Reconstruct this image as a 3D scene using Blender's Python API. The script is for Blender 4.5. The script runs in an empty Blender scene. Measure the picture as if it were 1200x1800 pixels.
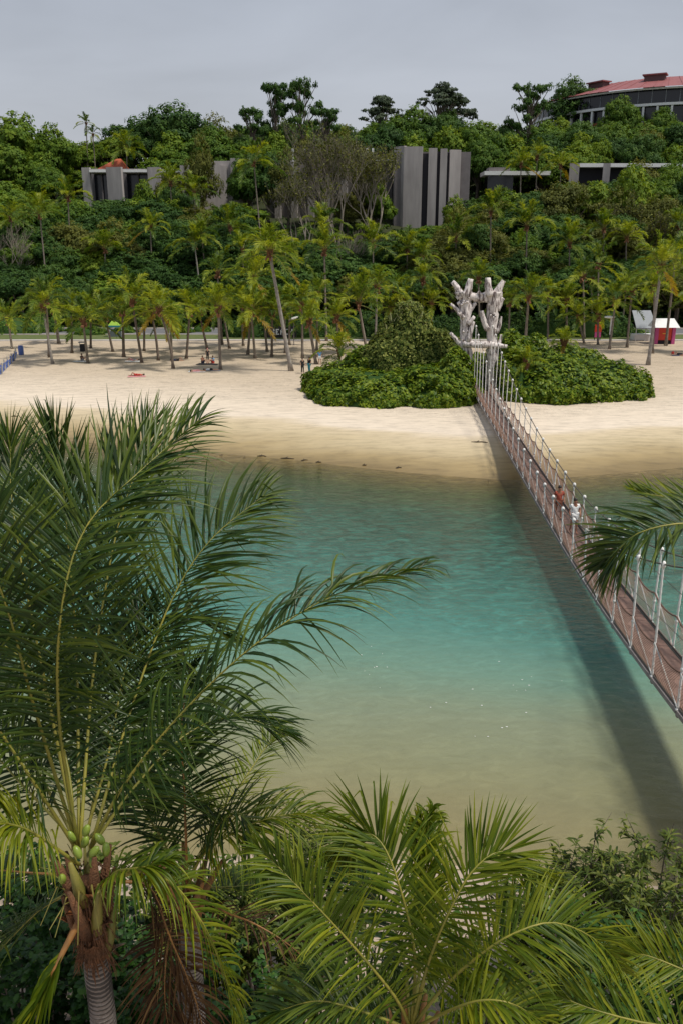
import bpy, math, random
import numpy as np
from mathutils import Vector, Matrix, Euler, noise
R = math.radians
random.seed(7); rng = np.random.default_rng(7)
sc = bpy.context.scene
col = sc.collection

# ---------------------------------------------------------------- camera, sky, sun, exposure
PITCH = R(17.3); FPX = 1500.0; CZ = 14.5
cam_d = bpy.data.cameras.new("camera"); cam = bpy.data.objects.new("camera", cam_d); col.objects.link(cam)
cam_d.sensor_fit = 'VERTICAL'; cam_d.sensor_height = 36; cam_d.lens = 36*FPX/1800
cam_d.clip_start = 0.1; cam_d.clip_end = 6000
cam.location = (0, 0, CZ); cam.rotation_euler = (R(90)-PITCH, 0, 0)
sc.camera = cam
SUN_EL, SUN_AZ = R(64), R(112)          # azimuth measured from +y (straight ahead) towards +x
world = bpy.data.worlds.new("World"); sc.world = world; world.use_nodes = True
wn = world.node_tree; wn.nodes.clear()
def N(nt, t, **kw):
    n = nt.nodes.new(t)
    for k, v in kw.items():
        if k.startswith('i_'): n.inputs[k[2:].replace('_', ' ')].default_value = v
        else: setattr(n, k, v)
    return n
def ramp(nt, pts, fac=None, interp='LINEAR'):
    n = nt.nodes.new('ShaderNodeValToRGB'); n.color_ramp.interpolation = interp
    el = n.color_ramp.elements
    while len(el) < len(pts): el.new(0.5)
    for e, (p, c) in zip(el, pts):
        e.position = p; e.color = (c, c, c, 1) if isinstance(c, (int, float)) else (*c, 1)
    if fac is not None: nt.links.new(fac, n.inputs['Fac'])
    return n
def mixc(nt, fac, a, b, mode='MIX'):
    n = nt.nodes.new('ShaderNodeMix'); n.data_type = 'RGBA'; n.blend_type = mode
    for s, v in ((n.inputs[0], fac), (n.inputs[6], a), (n.inputs[7], b)):
        if hasattr(v, 'is_output'): nt.links.new(v, s)
        elif isinstance(v, (int, float)): s.default_value = v
        else: s.default_value = (*v, 1)
    return n.outputs[2]
def mth(nt, op, a, b=None, clamp=False):
    n = nt.nodes.new('ShaderNodeMath'); n.operation = op; n.use_clamp = clamp
    for s, v in ((n.inputs[0], a), (n.inputs[1], b)):
        if v is None: continue
        if hasattr(v, 'is_output'): nt.links.new(v, s)
        else: s.default_value = v
    return n.outputs[0]
sky = N(wn, 'ShaderNodeTexSky', sky_type='NISHITA', sun_disc=False, sun_elevation=SUN_EL, sun_rotation=SUN_AZ, dust_density=4.0, air_density=1.2)
tc = N(wn, 'ShaderNodeTexCoord'); mp = N(wn, 'ShaderNodeMapping'); mp.inputs['Scale'].default_value = (1, 1, 3.2)
wn.links.new(tc.outputs['Generated'], mp.inputs['Vector'])
nz = N(wn, 'ShaderNodeTexNoise', i_Scale=4.2, i_Detail=4.0, i_Roughness=0.5, i_Distortion=0.4); wn.links.new(mp.outputs[0], nz.inputs['Vector'])
sx = N(wn, 'ShaderNodeSeparateXYZ'); wn.links.new(tc.outputs['Generated'], sx.inputs[0])
gr = ramp(wn, [(0.0, (5.2, 5.35, 5.7)), (0.20, (4.5, 4.8, 5.4)), (0.42, (3.7, 4.15, 5.0)), (1.0, (3.8, 4.15, 4.9))], sx.outputs['Z'])
cl = ramp(wn, [(0.30, 0.90), (0.52, 1.0), (0.72, 1.08)], nz.outputs['Fac'])
cloud = mixc(wn, 1.0, gr.outputs['Color'], cl.outputs['Color'], 'MULTIPLY')
skyc = mixc(wn, 0.88, sky.outputs['Color'], cloud)
bg = N(wn, 'ShaderNodeBackground', i_Strength=0.10); wn.links.new(skyc, bg.inputs['Color'])
wo = N(wn, 'ShaderNodeOutputWorld'); wn.links.new(bg.outputs[0], wo.inputs['Surface'])
sun_d = bpy.data.lights.new("sun", 'SUN'); sun_d.energy = 3.4; sun_d.angle = R(8); sun_d.color = (1.0, 0.94, 0.84)
sun = bpy.data.objects.new("sun", sun_d); col.objects.link(sun); sun.location = (0, 0, 80)
sdir = Vector((math.cos(SUN_EL)*math.sin(SUN_AZ), math.cos(SUN_EL)*math.cos(SUN_AZ), math.sin(SUN_EL)))
sun.rotation_euler = sdir.to_track_quat('Z', 'Y').to_euler()
vs = sc.view_settings; vs.view_transform = 'Standard'; vs.look = 'None'; vs.exposure = 0.10; vs.gamma = 1; vs.use_curve_mapping = False
sc.render.engine = 'CYCLES'; sc.cycles.max_bounces = 6; sc.cycles.diffuse_bounces = 3; sc.cycles.transparent_max_bounces = 6
sc.cycles.use_denoising = True; sc.cycles.denoiser = 'OPENIMAGEDENOISE'; sc.cycles.sample_clamp_indirect = 4; sc.cycles.sample_clamp_direct = 12

# ---------------------------------------------------------------- pixel helpers (layout measured from the photograph)
cp, sp = math.cos(PITCH), math.sin(PITCH)
def ray(px, py):
    a = (px-600)/FPX; b = -(py-900)/FPX
    return Vector((a, cp+b*sp, -sp+b*cp))
def onz(px, py, z=0.0):
    r = ray(px, py); t = (z-CZ)/r.z; return Vector((r.x*t, r.y*t, z))
def aty(px, py, y):
    r = ray(px, py); t = y/r.y; return Vector((r.x*t, y, CZ+r.z*t))
def atd(px, py, d):
    return Vector((0, 0, CZ)) + ray(px, py)*d
def proj(x, y, z):
    z -= CZ; d = y*cp-z*sp; u = y*sp+z*cp
    return 600+FPX*x/d, 900-FPX*u/d

# ---------------------------------------------------------------- mesh helpers
def setmesh(name, V, Fq, mats, rnd=None, smooth=False, mi=None):
    """V (n,3) array, Fq list of index arrays (m,3) / (m,4)"""
    me = bpy.data.meshes.new(name)
    V = np.asarray(V, dtype=np.float32)
    if not isinstance(Fq, (list, tuple)): Fq = [Fq]
    Fq = [np.asarray(f, dtype=np.int32) for f in Fq if len(f)]
    nl = sum(f.size for f in Fq); nf = sum(len(f) for f in Fq)
    me.vertices.add(len(V)); me.vertices.foreach_set('co', V.ravel())
    me.loops.add(nl); me.loops.foreach_set('vertex_index', np.concatenate([f.ravel() for f in Fq]))
    me.polygons.add(nf)
    tot = np.concatenate([np.full(len(f), f.shape[1], np.int32) for f in Fq])
    st = np.concatenate([[0], np.cumsum(tot)[:-1]]).astype(np.int32)
    me.polygons.foreach_set('loop_start', st); me.polygons.foreach_set('loop_total', tot)
    me.polygons.foreach_set('use_smooth', np.full(nf, bool(smooth)))
    if mi is not None: me.polygons.foreach_set('material_index', np.asarray(mi, np.int32))
    if rnd is not None:
        a = me.attributes.new('rnd', 'FLOAT', 'POINT'); a.data.foreach_set('value', np.asarray(rnd, np.float32))
    for m in (mats if isinstance(mats, (list, tuple)) else [mats]): me.materials.append(m)
    me.update(calc_edges=True); return me
def link(name, me, parent=None):
    o = bpy.data.objects.new(name, me); col.objects.link(o)
    if parent is not None: o.parent = parent
    return o
def tag(o, label, cat, group=None, kind=None):
    if label: o['label'] = label
    if cat: o['category'] = cat
    if group: o['group'] = group
    if kind: o['kind'] = kind
    return o
def empty(name, loc, rz=0.0):
    o = bpy.data.objects.new(name, None); col.objects.link(o); o.location = loc; o.rotation_euler = (0, 0, rz)
    o.empty_display_size = 0.2; return o
def struct(o): o['kind'] = 'structure'; return o
def stuff(o): o['kind'] = 'stuff'; return o
class MB:
    def __init__(s): s.v = []; s.q = []; s.t = []; s.r = []
    def add(s, vs_, fs, r=0.5):
        b = len(s.v); s.v.extend([tuple(p) for p in vs_]); s.r.extend([r]*len(vs_))
        for f in fs:
            if len(f) == 4: s.q.append([b+i for i in f])
            elif len(f) == 3: s.t.append([b+i for i in f])
            else:
                for i in range(1, len(f)-1): s.t.append([b+f[0], b+f[i], b+f[i+1]])
        return s
    def box(s, x0, x1, y0, y1, z0, z1, r=0.5, M=None):
        vs_ = [Vector((x, y, z)) for z in (z0, z1) for y in (y0, y1) for x in (x0, x1)]
        if M is not None: vs_ = [M @ v for v in vs_]
        return s.add(vs_, [(0, 2, 3, 1), (4, 5, 7, 6), (0, 1, 5, 4), (2, 6, 7, 3), (0, 4, 6, 2), (1, 3, 7, 5)], r)
    def tube(s, pts, rad, n=6, cap=True, r=0.5, twist=0):
        pts = [Vector(p) for p in pts]; m = len(pts)
        if isinstance(rad, (int, float)): rad = [rad]*m
        vs_ = []; fs = []
        t0 = (pts[1]-pts[0]).normalized(); ref = Vector((0, 0, 1)) if abs(t0.z) < 0.9 else Vector((1, 0, 0))
        u = t0.cross(ref).normalized()
        for i, p in enumerate(pts):
            t = (pts[min(i+1, m-1)]-pts[max(i-1, 0)]).normalized()
            u = (u-t*u.dot(t)).normalized(); w = t.cross(u)
            for k in range(n):
                a = 2*math.pi*k/n
                rr = rad[i] if not callable(rad[i]) else rad[i](a)
                vs_.append(p+(u*math.cos(a)+w*math.sin(a))*rr)
        for i in range(m-1):
            for k in range(n):
                k2 = (k+1) % n; fs.append((i*n+k, i*n+k2, (i+1)*n+k2, (i+1)*n+k))
        if cap: fs.append(tuple(range(n-1, -1, -1))); fs.append(tuple((m-1)*n+k for k in range(n)))
        return s.add(vs_, fs, r)
    def ell(s, c, rx, ry, rz, nu=10, nv=6, r=0.5, M=None, jit=0):
        vs_ = []; fs = []; c = Vector(c)
        for j in range(nv+1):
            th = math.pi*j/nv
            for i in range(nu):
                ph = 2*math.pi*i/nu; k = 1+jit*(noise.noise(Vector((math.cos(ph)*1.7+c.x, math.sin(ph)*1.7+c.y, th+c.z))))
                p = Vector((rx*math.sin(th)*math.cos(ph)*k, ry*math.sin(th)*math.sin(ph)*k, rz*math.cos(th)*k))
                if M is not None: p = M @ p
                vs_.append(c+p)
        for j in range(nv):
            for i in range(nu):
                i2 = (i+1) % nu; fs.append((j*nu+i, (j+1)*nu+i, (j+1)*nu+i2, j*nu+i2))
        return s.add(vs_, fs, r)
    def mesh(s, name, mat, smooth=False):
        return setmesh(name, np.array(s.v), [np.array(s.q, np.int32).reshape(-1, 4), np.array(s.t, np.int32).reshape(-1, 3)], mat, s.r, smooth)
    def build(s, name, mat, parent=None, smooth=False):
        return link(name, s.mesh(name, mat, smooth), parent)

# ---------------------------------------------------------------- materials
def mat(name, base=(.5, .5, .5), rough=.7, spec=.5, var=None, scale=4.0, bump=0.0, bscale=None, metal=0, stretch=None, detail=5, lo=.3, hi=.7):
    m = bpy.data.materials.new(name); m.use_nodes = True; nt = m.node_tree; b = nt.nodes['Principled BSDF']
    b.inputs['Base Color'].default_value = (*base, 1); b.inputs['Roughness'].default_value = rough
    b.inputs['Specular IOR Level'].default_value = spec; b.inputs['Metallic'].default_value = metal
    g = N(nt, 'ShaderNodeNewGeometry') if stretch is None else N(nt, 'ShaderNodeTexCoord')
    src = g.outputs['Position'] if stretch is None else g.outputs['Object']
    if stretch is not None:
        mpn = N(nt, 'ShaderNodeMapping'); mpn.inputs['Scale'].default_value = stretch; nt.links.new(src, mpn.inputs[0]); src = mpn.outputs[0]
    if var:
        n1 = N(nt, 'ShaderNodeTexNoise', i_Scale=scale, i_Detail=float(detail), i_Roughness=.65); nt.links.new(src, n1.inputs['Vector'])
        rp = ramp(nt, [(lo, base), (hi, var)], n1.outputs['Fac']); nt.links.new(rp.outputs[0], b.inputs['Base Color'])
    if bump:
        n2 = N(nt, 'ShaderNodeTexNoise', i_Scale=bscale or scale*3, i_Detail=6.0); nt.links.new(src, n2.inputs['Vector'])
        bp = N(nt, 'ShaderNodeBump', i_Strength=bump, i_Distance=0.05); nt.links.new(n2.outputs['Fac'], bp.inputs['Height']); nt.links.new(bp.outputs[0], b.inputs['Normal'])
    return m
def leafmat(name, c0, c1, c2, trans=0.3, rough=.62, spec=.16, objvar=0.25, nscale=None, tcol=None):
    """leaf colour: per-leaf 'rnd' attribute picks from c0..c2, object random shifts it"""
    m = bpy.data.materials.new(name); m.use_nodes = True; nt = m.node_tree; b = nt.nodes['Principled BSDF']; out = nt.nodes['Material Output']
    at = N(nt, 'ShaderNodeAttribute', attribute_name='rnd')
    oi = N(nt, 'ShaderNodeObjectInfo')
    f = mth(nt, 'ADD', at.outputs['Fac'], mth(nt, 'MULTIPLY', mth(nt, 'SUBTRACT', oi.outputs['Random'], 0.5), objvar))
    if nscale:
        g = N(nt, 'ShaderNodeNewGeometry'); nn = N(nt, 'ShaderNodeTexNoise', i_Scale=nscale, i_Detail=3.0); nt.links.new(g.outputs['Position'], nn.inputs['Vector'])
        f = mth(nt, 'ADD', f, mth(nt, 'MULTIPLY', mth(nt, 'SUBTRACT', nn.outputs['Fac'], .5), 0.9))
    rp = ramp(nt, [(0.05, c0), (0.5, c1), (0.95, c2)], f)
    nt.links.new(rp.outputs[0], b.inputs['Base Color']); b.inputs['Roughness'].default_value = rough; b.inputs['Specular IOR Level'].default_value = spec
    t = N(nt, 'ShaderNodeBsdfTranslucent'); tc_ = mixc(nt, 1.0, rp.outputs[0], tcol or (1.6, 1.5, .6), 'MULTIPLY'); nt.links.new(tc_, t.inputs['Color'])
    mx = N(nt, 'ShaderNodeMixShader', i_Fac=trans); nt.links.new(b.outputs[0], mx.inputs[1]); nt.links.new(t.outputs[0], mx.inputs[2]); nt.links.new(mx.outputs[0], out.inputs['Surface'])
    return m
L_DARK = leafmat('leaf_dark', (.014, .042, .010), (.036, .085, .016), (.085, .150, .025), .22)
L_MID = leafmat('leaf_mid', (.025, .066, .010), (.070, .136, .015), (.15, .22, .026), .28)
L_BRIGHT = leafmat('leaf_bright', (.036, .085, .009), (.103, .175, .015), (.23, .29, .028), .3)
L_OLIVE = leafmat('leaf_olive', (.038, .050, .011), (.092, .108, .020), (.18, .18, .034), .25)
L_GREY = leafmat('leaf_grey', (.030, .045, .028), (.060, .085, .050), (.10, .13, .07), .2)
L_HEDGE = leafmat('leaf_hedge', (.020, .055, .004), (.075, .140, .008), (.21, .27, .020), .28, rough=.5, spec=.22, nscale=.35)
P_GREEN = leafmat('palm_green', (.022, .058, .010), (.075, .140, .014), (.19, .24, .024), .36, rough=.5, spec=.25, objvar=.7)
P_YG = leafmat('palm_yellow_green', (.070, .125, .008), (.19, .25, .016), (.33, .36, .028), .40, rough=.5, spec=.25, objvar=.7)
P_YEL = leafmat('palm_yellow', (.12, .10, .012), (.27, .19, .02), (.40, .27, .03), .35, rough=.45)
F_DARK = leafmat('frond_dark_green', (.009, .026, .005), (.026, .060, .008), (.12, .165, .018), .36, rough=.42, spec=.38, objvar=.2)
F_YG = leafmat('frond_yellow_green', (.026, .060, .005), (.092, .140, .009), (.25, .275, .018), .42, rough=.42, spec=.26, objvar=.2)
F_BROWN = leafmat('frond_brown', (.022, .011, .006), (.055, .026, .012), (.12, .07, .03), .2, rough=.6)
RACHIS = mat('rachis_yellow', (.29, .25, .035), .5, var=(.16, .17, .03), scale=6)
RACHIS_G = mat('rachis_olive', (.14, .15, .03), .5, var=(.24, .19, .04), scale=5)
RACHIS_O = mat('rachis_orange', (.30, .13, .03), .5, var=(.16, .09, .03), scale=5)
BARK = mat('palm_bark', (.26, .22, .18), .9, var=(.13, .105, .085), scale=3, bump=.5, bscale=12)
RINGB = mat('ringed_bark', (.30, .26, .23), .9, var=(.17, .14, .12), scale=6, bump=.5, bscale=25)
_nt = RINGB.node_tree; _tc = N(_nt, 'ShaderNodeTexCoord'); _wv = N(_nt, 'ShaderNodeTexWave', i_Scale=5.6, i_Distortion=1.6, i_Detail=3.0); _wv.wave_type = 'BANDS'; _wv.bands_direction = 'Z'
_nt.links.new(_tc.outputs['Object'], _wv.inputs['Vector']); _b = _nt.nodes['Principled BSDF']; _src = _b.inputs['Base Color'].links[0].from_socket
_r = ramp(_nt, [(.12, .30), (.45, 1.0)], _wv.outputs['Fac']); _nt.links.new(mixc(_nt, 1.0, _src, _r.outputs[0], 'MULTIPLY'), _b.inputs['Base Color'])
BARK_P = mat('palm_bark_pale', (.38, .35, .31), .9, var=(.20, .17, .15), scale=3, bump=.5, bscale=12)
BARK_D = mat('palm_bark_dark', (.10, .075, .055), .9, var=(.20, .16, .13), scale=3, bump=.5, bscale=12)
WOOD = mat('tree_bark', (.17, .14, .11), .9, var=(.09, .07, .055), scale=2, bump=.4)
WOODPALE = mat('bare_twig_bark', (.30, .26, .21), .9, var=(.18, .15, .12), scale=2)
FIBRE = mat('crown_fibre', (.20, .085, .035), .9, var=(.09, .045, .022), scale=9, bump=.8, bscale=40)
HUSK = mat('husk_brown', (.33, .17, .09), .8, var=(.22, .09, .05), scale=8)
COCO = mat('coconut_green', (.25, .32, .045), .4, var=(.15, .23, .03), scale=7)
DRIFT = mat('driftwood', (.72, .66, .63), .85, var=(.13, .095, .09), scale=2.2, bump=1.0, bscale=6, stretch=(2.2, 2.2, .5), detail=8, lo=.47, hi=.60)
ROPE = mat('white_rope', (.84, .83, .80), .8, var=(.66, .65, .62), scale=14)
ROPE_G = mat('grey_rope', (.55, .54, .52), .8, var=(.40, .39, .37), scale=10)
ROPE_B = mat('brown_rope', (.16, .085, .06), .85, var=(.10, .055, .04), scale=10)
NETM = mat('net_cord', (.38, .24, .185), .85, var=(.28, .17, .13), scale=5)
NETG = mat('net_cord_grey', (.30, .27, .235), .85, var=(.22, .20, .17), scale=5)
CABLE = mat('steel_cable', (.10, .085, .07), .5, metal=.3)
PLANK = mat('deck_plank', (.225, .135, .105), .85, var=(.13, .085, .07), scale=3, bump=.3)
EDGEB = mat('edge_board_grey', (.30, .27, .26), .85, var=(.18, .155, .15), scale=2, bump=.3)
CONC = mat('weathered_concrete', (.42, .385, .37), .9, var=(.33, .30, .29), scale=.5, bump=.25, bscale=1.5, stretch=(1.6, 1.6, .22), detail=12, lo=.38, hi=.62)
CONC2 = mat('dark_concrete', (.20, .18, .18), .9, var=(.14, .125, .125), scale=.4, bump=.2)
DARKGL = mat('dark_glass', (.012, .013, .018), .15, .5)
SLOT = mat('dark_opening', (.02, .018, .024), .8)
WHITE = mat('white_paint', (.78, .78, .77), .6, var=(.68, .68, .67), scale=2)
SHEETG = mat('grey_roof_sheet', (.24, .26, .28), .6, var=(.20, .22, .24), scale=2)
RROOF = mat('pink_red_roof', (.30, .095, .095), .6, var=(.22, .07, .07), scale=.6)
OROOF = mat('orange_roof_tile', (.50, .11, .045), .7, var=(.36, .07, .03), scale=1)
REDP = mat('red_panel', (.62, .045, .018), .5, var=(.50, .035, .015), scale=2)
MAGP = mat('magenta_panel', (.50, .07, .23), .5, var=(.42, .06, .20), scale=3)
ASPH = mat('asphalt', (.15, .15, .155), .9, var=(.11, .11, .115), scale=.8, bump=.2)
KERB = mat('pale_kerb', (.48, .45, .42), .9, var=(.36, .33, .30), scale=1.5)
GRASSM = mat('lawn', (.060, .095, .018), .9, var=(.12, .13, .035), scale=.9, bump=.5, bscale=20)

# ---------------------------------------------------------------- terrain
SHX = [-400, -120, -60, -27.4, -12.8, -4.1, 3.8, 9.6, 12.2, 17, 23.4, 40, 80, 400]
SHY = [110, 95, 78, 67.3, 62.3, 59.2, 55.6, 53.7, 53.4, 54.8, 56.8, 60, 66, 90]
def shore(x): return float(np.interp(x, SHX, SHY))
def near_shore(x): return 16.2+1.6*math.exp(-((x+2)/9)**2)-0.02*max(0, abs(x)-12)**1.3 if abs(x) < 80 else 12
def sst(a, b, t): t = min(1, max(0, (t-a)/(b-a))); return t*t*(3-2*t)
def ground(x, y):
    ns = near_shore(x); s = shore(x)
    if y < (ns+s)/2:
        d = ns-y
        z = min(1.2, d*0.28) if d > -2 else -.56+max(-2.4, (d+2)*.16)
        return z+0.03*noise.noise(Vector((x*.4, y*.4, 0)))
    d = y-s
    if d < 0: return max(-3, d*.16)
    z = 1.0*(1-math.exp(-d/7.5))+.003*min(d, 60)
    z += .05*noise.noise(Vector((x*.12, y*.2, 3)))*min(1, d/5)
    if y > 150:
        z += (min(y, 296)-150)*.262*sst(150, 168, y)+1.3*noise.noise(Vector((x*.03, y*.03, 8)))*sst(150, 180, y)
        if y > 200: z += 6.5*sst(30, 90, x)*sst(200, 285, y)
        if y > 296: z -= (y-296)*.30
    return max(z, -3 if y < 150 else 0.5)
xs = np.unique(np.concatenate([np.arange(-60, 60.1, .8), np.arange(-180, 180.1, 6), np.array([-3000, -1500, -700, -400, -260, 260, 400, 700, 1500, 3000])]))
ys = np.unique(np.concatenate([np.array([-400, -150, -60, -30, -15]), np.arange(-10, 26, .8), np.arange(26, 50, 3), np.arange(50, 130, .7), np.arange(130, 345, 4), np.array([380, 450, 600, 900, 1500, 3000])]))
XX, YY = np.meshgrid(xs, ys); ZZ = np.array([[ground(x, y) for x in xs] for y in ys])
V = np.stack([XX, YY, ZZ], -1).reshape(-1, 3); nx, ny = len(xs), len(ys)
I = np.arange(nx*ny).reshape(ny, nx); Fq = np.stack([I[:-1, :-1], I[:-1, 1:], I[1:, 1:], I[1:, :-1]], -1).reshape(-1, 4)
dsh = (YY-np.interp(XX, SHX, SHY)).ravel()
gm = bpy.data.materials.new('sand_and_forest_floor'); gm.use_nodes = True; nt = gm.node_tree; b = nt.nodes['Principled BSDF']
geo = N(nt, 'ShaderNodeNewGeometry'); sep = N(nt, 'ShaderNodeSeparateXYZ'); nt.links.new(geo.outputs['Position'], sep.inputs[0])
da = N(nt, 'ShaderNodeAttribute', attribute_name='shore_distance')
nA = N(nt, 'ShaderNodeTexNoise', i_Scale=.16, i_Detail=6.0, i_Roughness=.55)
stm = N(nt, 'ShaderNodeMapping'); stm.inputs['Scale'].default_value = (.45, 1.6, 1); nt.links.new(geo.outputs['Position'], stm.inputs[0]); nt.links.new(stm.outputs[0], nA.inputs['Vector'])
nB = N(nt, 'ShaderNodeTexNoise', i_Scale=1.3, i_Detail=8.0, i_Roughness=.7); nt.links.new(stm.outputs[0], nB.inputs['Vector'])
dd = mth(nt, 'ADD', da.outputs['Fac'], mth(nt, 'MULTIPLY', mth(nt, 'SUBTRACT', nA.outputs['Fac'], .5), 6.0))
wetc = ramp(nt, [(0.0, (.21, .15, .062)), (.05, (.34, .255, .125)), (.12, (.49, .40, .25)), (.175, (.54, .445, .30)), (.21, (.64, .55, .44)), (.34, (.61, .52, .41)), (.55, (.52, .43, .325)), (.9, (.455, .37, .275))], mth(nt, 'DIVIDE', dd, 50.0))
sn = ramp(nt, [(.33, .76), (.5, 1.0), (.68, 1.12)], nB.outputs['Fac'])
sandc = mixc(nt, 1.0, wetc.outputs[0], sn.outputs[0], 'MULTIPLY')
spk = N(nt, 'ShaderNodeTexVoronoi', i_Scale=1.1); nt.links.new(geo.outputs['Position'], spk.inputs['Vector'])
foot = ramp(nt, [(0.0, .66), (.28, 1.0)], spk.outputs['Distance'])
dryf = ramp(nt, [(.24, 0.0), (.36, 1.0)], mth(nt, 'DIVIDE', dd, 50.0))
sandc = mixc(nt, mth(nt, 'MULTIPLY', dryf.outputs[0], .8), sandc, mixc(nt, 1.0, sandc, foot.outputs[0], 'MULTIPLY'))
forf = ramp(nt, [(.0, 0.0), (1.0, 1.0)], mth(nt, 'DIVIDE', mth(nt, 'SUBTRACT', sep.outputs['Y'], 147.0), 3.0, True))
fc = ramp(nt, [(.3, (.020, .030, .010)), (.7, (.045, .05, .02))], nB.outputs['Fac'])
nearc = ramp(nt, [(.3, (.50, .40, .32)), (.7, (.36, .28, .21))], nB.outputs['Fac'])
nf = mth(nt, 'LESS_THAN', sep.outputs['Y'], 30.0)
c1 = mixc(nt, nf, sandc, nearc.outputs[0]); c2 = mixc(nt, forf.outputs[0], c1, fc.outputs[0])
nt.links.new(c2, b.inputs['Base Color'])
rr = ramp(nt, [(0.0, .35), (.1, .55), (.3, .95)], mth(nt, 'DIVIDE', dd, 50.0)); nt.links.new(rr.outputs[0], b.inputs['Roughness']); b.inputs['Specular IOR Level'].default_value = .25
bmp = N(nt, 'ShaderNodeBump', i_Strength=.8, i_Distance=.22); hn = N(nt, 'ShaderNodeTexNoise', i_Scale=2.2, i_Detail=7.0, i_Roughness=.65); nt.links.new(geo.outputs['Position'], hn.inputs['Vector'])
nt.links.new(mth(nt, 'MULTIPLY', hn.outputs['Fac'], dryf.outputs[0]), bmp.inputs['Height']); nt.links.new(bmp.outputs[0], b.inputs['Normal'])
me = setmesh('ground', V, [Fq], gm, smooth=True)
a = me.attributes.new('shore_distance', 'FLOAT', 'POINT'); a.data.foreach_set('value', dsh.astype(np.float32))
struct(link('ground', me))

# water
wx = np.unique(np.concatenate([np.arange(-50, 50.1, 1.0), np.array([-3000, -1200, -500, -250, -120, -80, 80, 120, 250, 500, 1200, 3000])]))
wy = np.concatenate([np.array([-400.0, -100, 0]), np.arange(12, 100, 1.0), [110, 125]])
WX, WY = np.meshgrid(wx, wy); nx, ny = len(wx), len(wy)
I = np.arange(nx*ny).reshape(ny, nx); Fq = np.stack([I[:-1, :-1], I[:-1, 1:], I[1:, 1:], I[1:, :-1]], -1).reshape(-1, 4)
NSH = np.array([[near_shore(x) for x in wx]]); tt = (WY-NSH)/(np.interp(WX, SHX, SHY)-NSH)
wm = bpy.data.materials.new('lagoon_water'); wm.use_nodes = True; nt = wm.node_tree; b = nt.nodes['Principled BSDF']
ta = N(nt, 'ShaderNodeAttribute', attribute_name='crossing'); geo = N(nt, 'ShaderNodeNewGeometry')
n1 = N(nt, 'ShaderNodeTexNoise', i_Scale=.09, i_Detail=4.0); m1 = N(nt, 'ShaderNodeMapping'); m1.inputs['Scale'].default_value = (.5, 1.3, 1); m1.inputs['Rotation'].default_value = (0, 0, R(12))
nt.links.new(geo.outputs['Position'], m1.inputs[0]); nt.links.new(m1.outputs[0], n1.inputs['Vector'])
t_ = mth(nt, 'ADD', ta.outputs['Fac'], mth(nt, 'MULTIPLY', mth(nt, 'SUBTRACT', n1.outputs['Fac'], .5), .16))
wc = ramp(nt, [(0.0, (.215, .180, .085)), (.10, (.205, .205, .110)), (.18, (.185, .215, .135)), (.25, (.125, .225, .165)), (.37, (.062, .190, .158)), (.53, (.028, .132, .110)), (.76, (.017, .082, .056)), (.88, (.045, .072, .026)), (.95, (.10, .085, .027)), (1.0, (.20, .145, .060))], t_)
b.inputs['IOR'].default_value = 1.333; b.inputs['Specular IOR Level'].default_value = .6
n0 = N(nt, 'ShaderNodeTexNoise', i_Scale=.07, i_Detail=3.0); nt.links.new(geo.outputs['Position'], n0.inputs['Vector'])
rf = ramp(nt, [(0.0, .10), (.28, .16), (.42, .55), (.60, 1.0), (1, .85)], mth(nt, 'ADD', ta.outputs['Fac'], mth(nt, 'MULTIPLY', mth(nt, 'SUBTRACT', n0.outputs['Fac'], .5), .7)))
b.inputs['Roughness'].default_value = .06
m2 = N(nt, 'ShaderNodeMapping'); m2.inputs['Scale'].default_value = (1.0, 2.0, 1); m2.inputs['Rotation'].default_value = (0, 0, R(-20)); nt.links.new(geo.outputs['Position'], m2.inputs[0])
w1 = N(nt, 'ShaderNodeTexNoise', i_Scale=1.7, i_Detail=6.0, i_Roughness=.68, i_Distortion=.6); nt.links.new(m2.outputs[0], w1.inputs['Vector'])
w2 = N(nt, 'ShaderNodeTexNoise', i_Scale=.35, i_Detail=2.0); nt.links.new(m2.outputs[0], w2.inputs['Vector'])
hh = mth(nt, 'MULTIPLY', mth(nt, 'ADD', w1.outputs['Fac'], mth(nt, 'MULTIPLY', w2.outputs['Fac'], .7)), rf.outputs[0])
w3 = N(nt, 'ShaderNodeTexNoise', i_Scale=1.35, i_Detail=6.0, i_Roughness=.6, i_Distortion=1.2); m3 = N(nt, 'ShaderNodeMapping'); m3.inputs['Scale'].default_value = (.85, 1.5, 1); m3.inputs['Rotation'].default_value = (0, 0, R(-14)); nt.links.new(geo.outputs['Position'], m3.inputs[0]); nt.links.new(m3.outputs[0], w3.inputs['Vector'])
rip = ramp(nt, [(.36, .50), (.47, .90), (.53, 1.05), (.64, 1.7)], w3.outputs['Fac'])  # light and dark of ripple reflections painted into the water colour
nt.links.new(mixc(nt, mth(nt, 'MULTIPLY', rf.outputs[0], .85, True), wc.outputs[0], mixc(nt, 1.0, wc.outputs[0], rip.outputs[0], 'MULTIPLY')), b.inputs['Base Color'])
bp = N(nt, 'ShaderNodeBump', i_Strength=1.0, i_Distance=.30); nt.links.new(hh, bp.inputs['Height']); nt.links.new(bp.outputs[0], b.inputs['Normal'])
me = setmesh('water', np.stack([WX, WY, np.zeros_like(WX)], -1).reshape(-1, 3), [Fq], wm, smooth=True)
a = me.attributes.new('crossing', 'FLOAT', 'POINT'); a.data.foreach_set('value', tt.ravel().astype(np.float32))
struct(link('water', me))

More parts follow.
